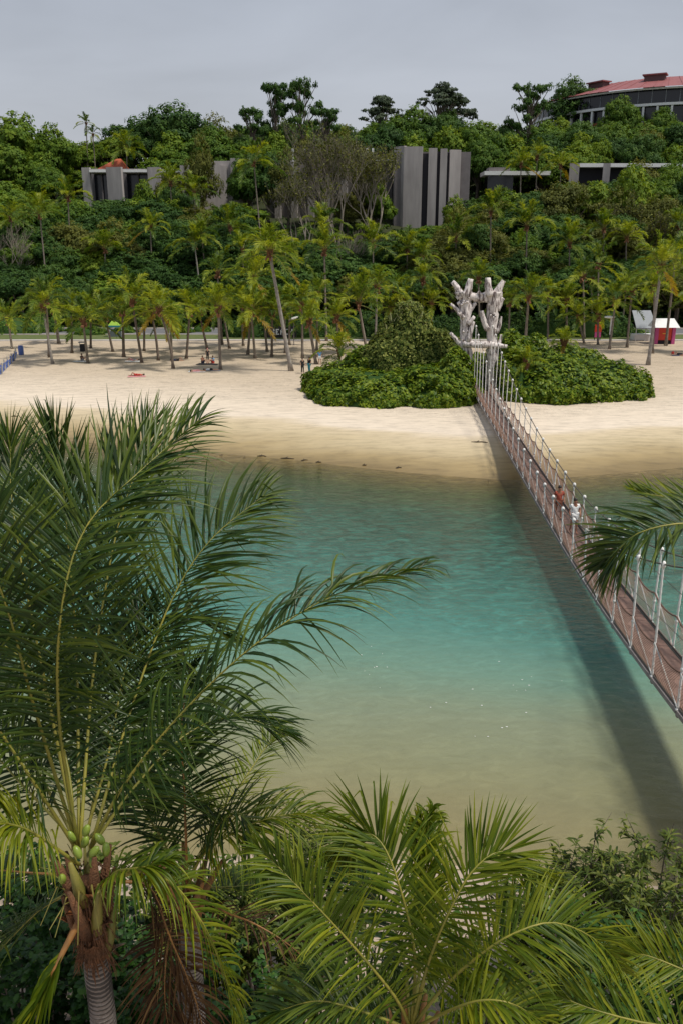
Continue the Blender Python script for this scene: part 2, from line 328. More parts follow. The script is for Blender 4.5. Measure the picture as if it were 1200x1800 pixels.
# road, kerbs, lawn behind the beach
def strip(name, y0, y1, z, m, x0=-130, x1=130, wav=.0, thick=0):
    xs_ = np.arange(x0, x1+.1, 2.0); mb = []
    for x in xs_:
        w = wav*noise.noise(Vector((x*.08, y0, 1))) - .0009*(x-10)**2*0
        mb += [(x, y0+w, ground(x, y0)+z), (x, y1+w, ground(x, y1)+z)]
    n = len(xs_); F = [(2*i, 2*i+2, 2*i+3, 2*i+1) for i in range(n-1)]
    if thick:
        k = 2*n; mb += [(p[0], p[1], p[2]-thick) for p in mb]
        F += [(2*i, k+2*i, k+2*i+2, 2*i+2) for i in range(n-1)]+[(2*i+1, 2*i+3, k+2*i+3, k+2*i+1) for i in range(n-1)]
    return struct(link(name, setmesh(name, np.array(mb), [np.array(F)], m)))
strip('lawn', 129.5, 136.3, .05, GRASSM, wav=.5)
strip('road', 137, 146.5, .04, ASPH)
strip('kerb', 136.5, 136.95, .14, KERB, thick=.3)
strip('kerb', 146.5, 147.0, .14, KERB, thick=.3)
strip('footpath', 127.6, 129.0, .09, KERB, wav=.3, thick=.2)

# ---------------------------------------------------------------- foliage helpers
def rdir(n):
    v = rng.normal(size=(n, 3)); return v/np.linalg.norm(v, axis=1, keepdims=True)
def cards(C, Nn, S, asp=.55, bend=0.0):
    """diamond leaf faces: centres C, normals Nn, size S -> verts, quads"""
    n = len(C); a = rdir(n); u = np.cross(Nn, a); u /= np.linalg.norm(u, axis=1, keepdims=True)+1e-9
    w = np.cross(Nn, u); S = np.asarray(S).reshape(-1, 1)
    V = np.stack([C-u*S, C+w*S*asp-Nn*S*bend, C+u*S*.95-Nn*S*.15, C-w*S*asp-Nn*S*bend], 1).reshape(-1, 3)
    return V, np.arange(4*n).reshape(n, 4)
def nrm(v): return v/(np.linalg.norm(v, axis=1, keepdims=True)+1e-9)
def clump_leaves(blobs, nclump, per, csize, leaf, upbias=.35, fill=.0, flat=1.0):
    """leaves gathered in clumps over a set of ellipsoids (centre, radii)"""
    blobs = [(np.array(c, float), np.array(r, float)) for c, r in blobs]
    w = np.array([r[0]*r[1] for _, r in blobs]); w = w/w.sum()
    Cs = []; Ns = []; Rn = []
    bi = rng.choice(len(blobs), size=nclump, p=w)
    d = rdir(nclump); d[:, 2] = np.abs(d[:, 2])*np.where(rng.random(nclump) < .78, 1, -.6)
    rad = rng.uniform(.72, 1.02, (nclump, 1))
    bc = np.array([blobs[i][0] for i in bi]); br = np.array([blobs[i][1] for i in bi])
    CC = bc+d*br*rad
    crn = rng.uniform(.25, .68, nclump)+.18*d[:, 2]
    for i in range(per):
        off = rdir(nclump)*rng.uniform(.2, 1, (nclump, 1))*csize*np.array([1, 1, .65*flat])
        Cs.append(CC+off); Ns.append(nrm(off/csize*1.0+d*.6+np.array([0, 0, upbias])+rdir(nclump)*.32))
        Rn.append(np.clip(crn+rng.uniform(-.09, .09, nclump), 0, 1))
    C = np.concatenate(Cs); Nn = np.concatenate(Ns); r = np.concatenate(Rn)
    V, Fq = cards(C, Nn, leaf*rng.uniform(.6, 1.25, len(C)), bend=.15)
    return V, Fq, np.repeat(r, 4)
def crown_blobs(W, z0, z1, n, seed, flat=.6, spread=.34):
    rs = random.Random(seed); out = []
    H = z1-z0
    for i in range(n):
        a = rs.uniform(0, 2*math.pi); q = math.sqrt(rs.random())*spread*W*1.05
        h = z0+H*(.32+.42*rs.random())*(1-.35*(q/(spread*W)))
        r = W*rs.uniform(.17, .27)
        out.append(((q*math.cos(a), q*math.sin(a), h), (r, r, r*flat*rs.uniform(.9, 1.2))))
    out.append(((0, 0, z0+H*.45), (W*.3, W*.3, H*.4)))
    return out
def tree_proto(kind, seed):
    """returns (trunk mesh, crown mesh); 12 m tall, about 10 m wide"""
    rs = random.Random(seed); tb = MB(); H = 12.0
    lv = {'round': L_MID, 'dark': L_DARK, 'bright': L_BRIGHT, 'olive': L_OLIVE, 'open': L_DARK, 'grey': L_GREY}[kind]
    if kind == 'open':
        bl = []; tb.tube([(0, 0, 0), (.2, 0, 4), (0, .2, 7.5), (.1, 0, 10)], [.4, .32, .22, .1], 6)
        for i in range(44):
            a = rs.uniform(0, 6.28); z = rs.uniform(3.0, 10.0); q = rs.uniform(1.2, 5.2)*(1-.45*(z-4)/6); top = z+rs.uniform(1, 2.6)
            e = (q*math.cos(a), q*math.sin(a), min(top, 11.2)); tb.tube([(0.1, 0, z-1.2), (e[0]*.5, e[1]*.5, z), e], [.15, .1, .03], 4)
            r = rs.uniform(.4, 1.05); bl.append((e, (r, r, r*.55)))
        V, Fq, rn = clump_leaves(bl, 560, 12, .5, .2)
    elif kind == 'grey':
        bl = []; tb.tube([(0, 0, 0), (.2, 0, 5), (0, .2, 8)], [.35, .28, .15], 6)
        for i in range(44):
            a = rs.uniform(0, 6.28); q = rs.uniform(.6, 5.4); zt = 11.5-.13*q*q+rs.uniform(-1.6, .3)
            e = (q*math.cos(a), q*math.sin(a), zt); tb.tube([(0.1, 0, 5.0), (e[0]*.45, e[1]*.45, 8), e], [.17, .1, .03], 4)
            r = rs.uniform(.8, 1.5); bl.append((e, (r, r, r*.35)))
        V, Fq, rn = clump_leaves(bl, 620, 12, .5, .22, flat=.5)
    else:
        z0 = {'round': 2.2, 'dark': 2.6, 'bright': 1.6, 'olive': 2.0}[kind]
        bl = crown_blobs(10, z0, 12, {'round': 11, 'dark': 14, 'bright': 9, 'olive': 12}[kind], seed, flat=.72 if kind != 'bright' else .6)
        tb.tube([(0, 0, -1), (.15, 0, 3), (0, .2, 7)], [.36, .28, .12], 6)
        for i in range(6):
            a = i*1.05+rs.random(); tb.tube([(0, 0, 3+rs.random()), (2*math.cos(a), 2*math.sin(a), 6), (3.3*math.cos(a), 3.3*math.sin(a), 8)], [.15, .1, .04], 4)
        nc, pr, cs, ls = {'round': (820, 15, .70, .25), 'dark': (900, 15, .66, .22), 'bright': (720, 16, .75, .28), 'olive': (820, 15, .62, .19)}[kind]
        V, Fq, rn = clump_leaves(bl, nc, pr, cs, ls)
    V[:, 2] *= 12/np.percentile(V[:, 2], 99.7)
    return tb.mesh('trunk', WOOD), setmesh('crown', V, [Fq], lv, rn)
PROTO = {}
for ki, k in enumerate(('round', 'dark', 'bright', 'olive', 'open', 'grey')):
    PROTO[k] = [tree_proto(k, 100*ki+j) for j in range(3 if k in ('round', 'dark', 'bright') else 2)]
NAMEK = {'round': 'broadleaf_tree', 'dark': 'broadleaf_tree', 'bright': 'broadleaf_tree', 'olive': 'feathery_tree', 'open': 'open_crowned_tree', 'grey': 'spreading_tree'}
def put_tree(kind, x, y, top, width, label, group=None, var=None):
    z = ground(x, y)-.3; h = max(1.5, top-z); o = empty(NAMEK[kind], (x, y, z), random.uniform(0, 6.28))
    tag(o, label, 'tree', group)
    tm, cm = PROTO[kind][random.randrange(len(PROTO[kind])) if var is None else var]
    s = (width/10, width/10, h/12)
    for n, me in (('trunk', tm), ('crown', cm)):
        c = link(n, me, o); c.scale = s
    return o
SKX = [0, 60, 130, 165, 195, 230, 260, 330, 370, 400, 430, 480, 540, 580, 612, 640, 700, 760, 820, 836, 880, 900, 960, 1010, 1040, 1200]
SKR = [203, 211, 243, 255, 230, 222, 195, 190, 212, 220, 215, 205, 205, 205, 220, 215, 200, 186, 190, 213, 212, 205, 208, 212, 213, 208]
def row_limit(px, y):
    lim = float(np.interp(px, SKX, SKR))+4
    if y < 221:
        for a, b2, r in ((128, 262, 352), (262, 330, 325), (330, 425, 330), (490, 560, 300), (560, 682, 318), (682, 752, 398), (752, 822, 352), (846, 908, 338), (908, 1004, 322), (1004, 1016, 316), (1020, 1210, 289)):
            if a <= px <= b2: lim = max(lim, r)
    if y < 286 and px > 1000: lim = max(lim, 214)
    if y < 253 and 172 < px < 222: lim = max(lim, 301)
    if 164 < y < 212 and 485 < px < 690: lim = max(lim, 425)
    return lim
def top_limit(x, y, w):
    best = 1e9
    for dx in (-w*.45, 0, w*.45):
        px = 600+FPX*(x+dx)/(y*cp+(CZ-20)*0); px = 600+(x+dx)/y*FPX*1.02
        best = min(best, aty(px, row_limit(px, y), y).z)
    return best

# hill-side filling trees
groups = {}
yrow = 155.0; nfill = 0
while yrow < 292:
    half = yrow*.43+20; x = -half+random.uniform(0, 3)
    step = 5.8+(yrow-155)*.034
    while x < half:
        xx = x+random.uniform(-1.5, 1.5); yy = yrow+random.uniform(-2.6, 2.6)
        k = random.choices(('round', 'dark', 'bright', 'olive'), (4, 3, 3, 2 if yy < 230 else .6))[0]
        if yy < 186 and random.random() < .6: k = 'dark'
        if xx > 18 and yy < 205 and random.random() < .35: k = 'olive'
        if xx < -60 and yy > 195: k = random.choice(('bright', 'round'))
        w = random.uniform(8.5, 15.0)+(yy-155)*.02
        g = ground(xx, yy); hgt = random.uniform(6.5, 12.5) if yy < 225 else random.uniform(10, 17) if yy < 250 else random.uniform(13, 21)
        if xx > 28 and 188 < yy < 214: hgt = random.uniform(14, 19)
        if yy < 166: hgt = random.uniform(7, 10.5)
        tl = top_limit(xx, yy, w); top = min(g+hgt, tl)
        inb = any(bx0-w*.35 < xx < bx1+w*.35 and by0-3 < yy < by1+3 for bx0, bx1, by0, by1 in ((-64, -22, 214, 238), (-18, 31, 214, 242), (36, 100, 214, 228), (62, 140, 276, 320), (-66, -56, 238, 256)))
        if not inb and top-g > 1.8:
            px = proj(xx, yy, g+5)[0]
            zone = ('at the far left', 'in the column of the terrace fins', 'left of the tall concrete building', 'in line with the concrete tower', 'in the column above the gateway', 'at the far right')[min(5, max(0, int(px//200)))]
            size_ = 'tall ' if top-g > 13 else 'low ' if top-g < 6.5 else ''
            kn = {'round': 'mid green rounded', 'dark': 'dark green dense', 'bright': 'bright green leafy', 'olive': 'olive feathery'}[k]
            band = 'just behind the road' if yy < 163 else 'low on the slope' if yy < 180 else 'half way up the hill' if yy < 202 else 'upper mid hill' if yy < 228 else 'high on the hill' if yy < 255 else 'on the ridge'
            if top-g < 5: w *= .75
            put_tree(k, xx, yy, top, w, f'{size_}{kn} tree {band}, {zone}', f'{size_}{kn} trees {band}, {zone}')
            nfill += 1
        x += step
    yrow += 7.0+(yrow-155)*.028
print('fill trees', nfill)
# undergrowth that closes the slope
n = 60000; ux = rng.uniform(-1, 1, n); uy = 149.5+rng.random(n)**1.2*150; ux = ux*(uy*.43+24)
keep = ~((uy > 213) & (uy < 240) & (ux > -63) & (ux < 31))
ux, uy = ux[keep], uy[keep]; n = len(ux)
hgt = np.array([ground(float(a_), float(b_))+2.2*max(0, noise.noise(Vector((a_*.25, b_*.25, 5)))+.55) for a_, b_ in zip(ux, uy)])
C = np.stack([ux, uy, hgt*1.0+rng.uniform(-.5, .5, n)], 1)
V, Fq = cards(C, nrm(rdir(n)+np.array([0, -.3, .7])), rng.uniform(.3, .62, n), bend=.1)
stuff(tag(link('undergrowth', setmesh('undergrowth', V, [Fq], L_DARK, np.repeat(rng.random(n), 4))), 'dark green undergrowth closing the hillside between the trees', 'undergrowth'))

# key trees one can point at
KEY = [
 ('bright', 662, 325, 209, 9, 'leafy green tree against the lower left corner of the tall concrete building', 0),
 ('olive', 610, 340, 208, 10, 'thin green tree at the foot of the concrete wing behind bare twigs', 1),
 ('olive', 1125, 282, 214, 13, 'thin leaved tree breaking the white roof line of the long right wing', 0),
 ('round', 1190, 284, 213, 12, 'green tree hiding the right end of the long terrace wing', 1),
 ('bright', 252, 318, 212, 8, 'bushy tree standing against the terrace building between its fins', 1),
 ('round', 432, 268, 216, 12, 'rounded green tree hiding the left end of the concrete wing', 0),
 ('dark', 470, 272, 214, 12, 'dark tree before the concrete wing under the highest skyline tree', 1),
 ('olive', 505, 262, 213, 11, 'thin olive tree left of the tangled bare tree, before the wing', 0),
 ('olive', 300, 300, 213, 8, 'olive tree in front of the terrace walls centre', 1),
 ('open', 482, 143, 262, 13, 'tall dark tree with open ragged crown, left twin of the highest pair on the skyline', 0),
 ('open', 528, 141, 258, 14, 'tall dark open tree with bare gaps, the highest on the skyline', 1),
 ('open', 572, 188, 255, 13, 'dark ragged tree sloping down right of the highest skyline tree', 0),
 ('open', 442, 190, 256, 12, 'dark irregular tree just left of the highest skyline tree', 1),
 ('grey', 670, 170, 285, 15, 'grey green flat-spreading tree on skyline with thin bare branches', 0),
 ('grey', 775, 148, 285, 19, 'broad grey green umbrella crowned tree, widest on the skyline above the concrete building', 1),
 ('round', 730, 188, 262, 17, 'wide mid green tree directly above the concrete building roof', 0),
 ('round', 660, 218, 258, 12, 'mid green tree on the ridge left of the umbrella crowned tree', 1),
 ('open', 935, 147, 268, 15, 'dark green tree with a forked pale trunk standing alone on the ridge', 1),
 ('dark', 1005, 138, 300, 19, 'dark dome shaped tree behind the round building on the ridge', 0),
 ('dark', 300, 184, 266, 27, 'large dark green domed tree on skyline above the orange roof', 0),
 ('dark', 215, 222, 278, 19, 'smaller dark domed tree left of the large domed tree', 1),
 ('olive', 378, 202, 262, 15, 'brownish green tree at the right shoulder of the large domed tree', 0),
 ('bright', 30, 200, 245, 20, 'large bright green tree filling the left edge of the ridge', 0),
 ('bright', 88, 220, 242, 14, 'bright green tree with yellowish leaf tips beside the left edge tree', 1),
 ('olive', 352, 236, 212, 9, 'feathery olive tree standing in front of the grey terrace walls', 0),
 ('bright', 985, 208, 270, 13, 'leafy tree between forked tree and round building', 1),
 ('round', 1095, 170, 272, 12, 'bright leafy tree in front of the round building colonnade', 1),
 ('round', 1165, 190, 272, 12, 'green tree under the round building windows at right edge', 2),
 ('bright', 800, 345, 206, 7, 'bushy green tree at the foot of the concrete tower right side', 2),
 ('round', 560, 250, 214, 11, 'leafy green tree top covering the concrete wing left of the tower', 0),
 ('olive', 640, 262, 214, 10, 'thin leaved tree hanging over the concrete wing beside the tower', 1),
 ('dark', 985, 325, 196, 11, 'dark tree with glossy leaves below the right pavilion', 2),
 ('olive', 1090, 330, 190, 13, 'thin brownish tree with visible limbs on the right slope', 0),
 ('olive', 1160, 345, 184, 12, 'thin olive tree at the right edge of the slope', 1),
 ('dark', 840, 395, 172, 10, 'dark glossy tree behind the driftwood gateway', 1),
 ('olive', 200, 385, 170, 13, 'wide olive green tree low on the left slope', 0),
 ('olive', 120, 392, 172, 12, 'yellowish olive tree beside the tall left coconut palm', 1),
]
for k, px, row, y, w, lab, v in KEY:
    p = aty(px, row, y); put_tree(k, p.x, y, p.z, w, lab, var=v)

# bare trees
def branch(mb, p, d, L, r, depth, rs, spread=.5, up=.1):
    pts = [p]; q = p.copy(); dd_ = d.copy()
    for i in range(3):
        dd_ = (dd_+Vector((rs.uniform(-1, 1), rs.uniform(-1, 1), rs.uniform(-.6, 1)))*.16+Vector((0, 0, up*.3))).normalized()
        q = q+dd_*L/3; pts.append(q.copy())
    mb.tube(pts, [r, r*.88, r*.75, r*.6], 5 if depth > 2 else 3, cap=False)
    if depth > 0:
        for i in range(rs.choice((2, 3, 3))):
            nd = (dd_+Vector((rs.uniform(-1, 1), rs.uniform(-1, 1), rs.uniform(-.35, .9)))*spread*1.3).normalized()
            branch(mb, pts[rs.choice((2, 3, 3))], nd, L*rs.uniform(.62, .85), r*.58, depth-1, rs, spread, up)
def bare_tree(px, brow, y, H, lab, seed, depth=6, leans=(0, 0), m=WOODPALE, nst=3, leaf=None):
    rs = random.Random(seed); x = aty(px, brow, y).x; z = ground(x, y); o = empty('bare_tree', (x, y, z)); tag(o, lab, 'tree')
    mb = MB()
    for i in range(nst):
        d = Vector((rs.uniform(-.5, .5)+leans[0], rs.uniform(-.3, .3), 1)).normalized()
        branch(mb, Vector((0, 0, -.2)), d, H*.30, H*.013+.03, depth, rs)
    mb.build('branches', m, o)
    if leaf:
        pts = np.array(mb.v); sel = pts[pts[:, 2] > H*.62]; sel = sel[rng.integers(0, len(sel), leaf)]
        C = sel+rdir(leaf)*.35; V, Fq = cards(C, nrm(rdir(leaf)+np.array([0, 0, .7])), rng.uniform(.15, .34, leaf), bend=.1)
        link('foliage', setmesh('foliage', V, [Fq], L_OLIVE, np.repeat(rng.random(leaf), 4)), o)
bare_tree(592, 430, 196, 25, 'large bare grey shrub tree with tangled twigs in front of the concrete wing', 3, 7, leaf=5200, nst=6)
bare_tree(655, 420, 203, 21, 'bare twiggy tree with green top leaning on the concrete tower', 4, 6, leaf=4000, nst=4)
bare_tree(535, 440, 188, 19, 'pale leafless tree with yellowish twigs left of the tangled one', 5, 6, leaf=1500)
bare_tree(590, 500, 163, 17, 'leafless tree with forking pale trunk behind the beach palms', 6, 5, nst=2)
bare_tree(25, 500, 164, 14, 'leafless tree with pale leaning trunks at the left edge', 8, 6, leans=(.25, 0), nst=3)
bare_tree(1085, 420, 180, 14, 'half bare tree with dark crooked limbs on the right slope', 9, 6, leaf=2500, m=WOOD)
bare_tree(1150, 440, 172, 13, 'half bare tree with crossing limbs near the right edge', 10, 6, leaf=2000, m=WOOD)
bare_tree(325, 365, 214, 8, 'small dead tree with white branches before the terrace walls', 11, 3, leans=(-.5, 0), nst=3)

# ---------------------------------------------------------------- palm fronds
def bez(P, t):
    P = [np.array(p, float) for p in P]; t = np.asarray(t)[:, None]
    if len(P) == 3: return (1-t)**2*P[0]+2*t*(1-t)*P[1]+t*t*P[2]
    if len(P) == 4: return (1-t)**3*P[0]+3*t*(1-t)**2*P[1]+3*t*t*(1-t)*P[2]+t**3*P[3]
def crom(P, t):
    """Catmull-Rom through the points P"""
    P = [np.array(p, float) for p in P]; P = [2*P[0]-P[1]]+P+[2*P[-1]-P[-2]]; n = len(P)-3
    out = []
    for u in t:
        s = min(u*n, n-1e-6); i = int(s); f = s-i; a, b_, c, d = P[i:i+4]
        out.append(.5*((2*b_)+(-a+c)*f+(2*a-5*b_+4*c-d)*f*f+(-a+3*b_-3*c+d)*f**3))
    return np.array(out)
def frond_geo(P, n=45, L=.9, W=.03, k=3, droop=.9, wind=(0, 0, 0), s0=.16, r0=.03, fold=False, up=(0, 0, 1), a0=62, a1=22, lift=.25, jit=.14, tipbend=0, crom_=False, both=1.0, gap=0.0, rn0=0, rs=6):
    """-> rachis MB, leaflet arrays (V, quads, rnd)"""
    n = int(n); ts = np.linspace(0, 1, 22); ev = crom if crom_ else bez
    C = ev(P, ts); mb = MB()
    mb.tube([Vector(c) for c in C], [r0*(1-.86*t**.8) for t in ts], rs, cap=True)
    up = np.array(up, float); Vs = []; Fs = []; Rn = []; base = 0
    tl = s0+(1-s0)*np.linspace(0, 1, n)**.95*.995
    Pm = ev(P, tl); Pa = ev(P, np.clip(tl-.01, 0, 1)); Pb = ev(P, np.clip(tl+.01, 0, 1)); T = nrm(Pb-Pa)
    Nn = nrm(up[None]-T*(T@up)[:, None]); S = np.cross(T, Nn)
    u = (tl-s0)/(1-s0)
    ln = L*np.minimum(1, .50+2.4*u)*np.where(u > .5, 1-.62*((u-.5)/.5)**2, 1.0)
    ang = np.radians(a0+(a1-a0)*u**1.3)
    wv = np.array(wind, float)
    for sd in (1, -1):
        m = n; keep = np.ones(n, bool)
        if gap: keep = rng.random(n) > gap
        j = rng.normal(size=n)*jit; lj = ln*rng.uniform(.82, 1.1, n)*(both if sd < 0 else 1)
        d0 = T*np.cos(ang+j)[:, None]+S*sd*np.sin(ang+j)[:, None]+Nn*(lift+rng.normal(size=n)*jit)[:, None]; d0 = nrm(d0)
        Bv = nrm(T-d0*(T*d0).sum(1)[:, None])
        p = Pm.copy(); rows = []
        g = droop*rng.uniform(.75, 1.3, n)
        kink = rng.random(n) < .10; kp = rng.integers(1, k, n) if k > 2 else np.ones(n, int)
        for q in range(k+1):
            f = q/k; wd = W*(.55+1.0*min(1, f*3) if f < .33 else W and 1.25*(1-((f-.33)/.67)**1.6)+.06)*.5
            wd = W*.5*(.5+1.8*f if f < .3 else 1.04*(1-((f-.3)/.7)**1.5)+.05)
            dq = nrm(d0+np.array([0, 0, -1])*(g*f**1.35)[:, None]+wv*f-np.array([0, 0, 1])*((kink & (q >= kp))*1.2)[:, None])
            Bq = nrm(Bv-dq*(Bv*dq).sum(1)[:, None]); Nq = np.cross(dq, Bq)
            if fold: rows.append((p-Bq*wd+Nq*wd*.5, p.copy(), p+Bq*wd+Nq*wd*.5))
            else: rows.append((p-Bq*wd, p+Bq*wd))
            p = p+dq*(lj/k)[:, None]
        c = 3 if fold else 2
        A = np.stack([np.stack(r_, 1) for r_ in rows], 1)[keep]       # (m, k+1, c, 3)
        m = len(A); Vs.append(A.reshape(-1, 3))
        idx = np.arange(m*(k+1)*c).reshape(m, k+1, c)+base
        Fs.append(np.stack([idx[:, :-1, :-1], idx[:, :-1, 1:], idx[:, 1:, 1:], idx[:, 1:, :-1]], -1).reshape(-1, 4))
        rr_ = np.clip(rng.normal(.45+rn0, .2, m), 0, 1)[:, None]+np.linspace(0, .16, k+1)[None]
        Rn.append(np.repeat(rr_.reshape(m, k+1, 1), c, 2).ravel()); base += m*(k+1)*c
    return mb, (np.concatenate(Vs), np.concatenate(Fs), np.concatenate(Rn))
def small_frond_mesh(elev, Lf, mt, rm, droopy, seed, **kw):
    e = R(elev); a = np.array([math.cos(e), 0, math.sin(e)])
    P0 = np.zeros(3); P1 = a*Lf*.38; P2 = a*Lf*.72+np.array([.05*Lf, 0, -droopy*.16*Lf]); P3 = a*Lf*.90+np.array([.12*Lf, 0, -droopy*.52*Lf])
    mb, (V, Fq, rn) = frond_geo([P0, P1, P2, P3], n=38, L=1.0, W=.098, k=3, droop=.85, wind=(.15, .0, 0), s0=.17, r0=.05, rs=3, a0=58, a1=20, jit=.18, **kw)
    nb = len(mb.v); V2 = np.concatenate([np.array(mb.v), V]); fq = np.concatenate([np.array(mb.q), Fq+nb])
    return setmesh('frond', V2, [fq, np.array(mb.t)], [rm, mt], np.concatenate([np.full(nb, .5), rn]), mi=np.concatenate([np.zeros(len(mb.q)), np.ones(len(Fq)), np.zeros(len(mb.t))]))
ELEVS = (82, 64, 45, 22, -2, -30)
FM = {}
for cn, mt, rm in (('g', P_GREEN, RACHIS_G), ('y', P_YG, RACHIS), ('o', P_YEL, RACHIS_O)):
    for i, e in enumerate(ELEVS):
        if cn == 'g' or True:
            FM[cn, i] = [small_frond_mesh(e, 4.3, mt, rm, (.35, .75, 1.15, 1.2, 1.1, .7)[i]*v_, i) for v_ in (1.0, .72)]
cbm = []
for s_ in range(3):
    mb = MB()
    for i in range(9):
        a = random.uniform(0, 6.28); q = random.uniform(.18, .42); mb.ell((q*math.cos(a), q*math.sin(a), -random.uniform(.0, .7)), .13, .13, .17, 7, 4)
    cbm.append(mb.mesh('coconut_bunch', HUSK, True))
mb = MB()
for i in range(9):
    a = i*.7; mb.tube([(0, 0, -.5), (.22*math.cos(a), .22*math.sin(a), .15), (.42*math.cos(a), .42*math.sin(a), .55)], [.16, .13, .04], 4)
SHEATH = mb.mesh('leaf_sheath', FIBRE)
def trunk_mesh(x1, h, r0=.17, r1=.11, curve=.0, m=BARK, n=10, y1=0):
    mb = MB(); pts = []; rad = []
    for i in range(n+1):
        t = i/n; s = t*t*(1-curve)+t*curve if curve >= 0 else t
        b_ = math.sin(math.pi*t)*curve*0
        pts.append((x1*(t+(curve)*math.sin(math.pi*t)*.35), y1*t, h*t)); rad.append((r0*1.5 if i == 0 else r0)*(1-t)+r1*t)
    mb.tube(pts, rad, 8); return mb.mesh('trunk', m, True)
def beach_palm(cx, cr, bx, br, lab, kind='full', size=1.0, y=None, curve=0.0, m=BARK, coco=True, group='coconut palms on the beach', rthick=1.0, cat='palm tree'):
    z0 = 1.15; p = onz(bx, br, z0)
    if y is not None: p = aty(bx, br, y); p.z = ground(p.x, y)-.2
    else: p.z = ground(p.x, p.y)-.05
    c = aty(cx, cr, p.y); h = c.z-p.z
    o = empty('coconut_palm', p); tag(o, lab, cat, group)
    link('trunk', trunk_mesh(c.x-p.x, h, .17*rthick, .115*rthick, curve, m), o)
    top = Vector((c.x-p.x, 0, h))
    def add(n_, me, rz, ty=0, s=1):
        q = link(n_, me, o); q.location = top; q.rotation_euler = (random.uniform(-.1, .1), ty, rz); q.scale = (s, s, s); return q
    add('leaf_sheath', SHEATH, random.random()*6)
    if coco: add('coconut_bunch', random.choice(cbm), random.random()*6)
    if kind == 'full': tiers = (3, 5, 5, 4, 3, 0); cols = 'gygygg'
    elif kind == 'up': tiers = (4, 5, 4, 3, 1, 0); cols = 'ygyggg'
    elif kind == 'yellow': tiers = (3, 5, 5, 4, 3, 1); cols = 'yyyygo'
    elif kind == 'bright': tiers = (3, 5, 4, 4, 3, 0); cols = 'yyyyyy'
    elif kind == 'sparse': tiers = (3, 3, 2, 2, 2, 1); cols = 'gggyyg'
    elif kind == 'orange': tiers = (2, 5, 5, 4, 3, 2); cols = 'yyyyyo'
    ph = random.uniform(0, 6.28)
    for i, nf_ in enumerate(tiers):
        for j in range(nf_):
            rz = ph+i*1.1+j*2*math.pi/max(1, nf_)+random.uniform(-.35, .35)
            # sea wind from the left bends the crowns slightly to the right
            q = add('frond', FM[cols[i], i][random.randrange(2)], rz, random.uniform(-.12, .12), size*.95*random.uniform(.78, 1.12)*(.9 if i == 0 else 1))
            q.location = top+Vector((0, 0, .3-.06*i))
    return o
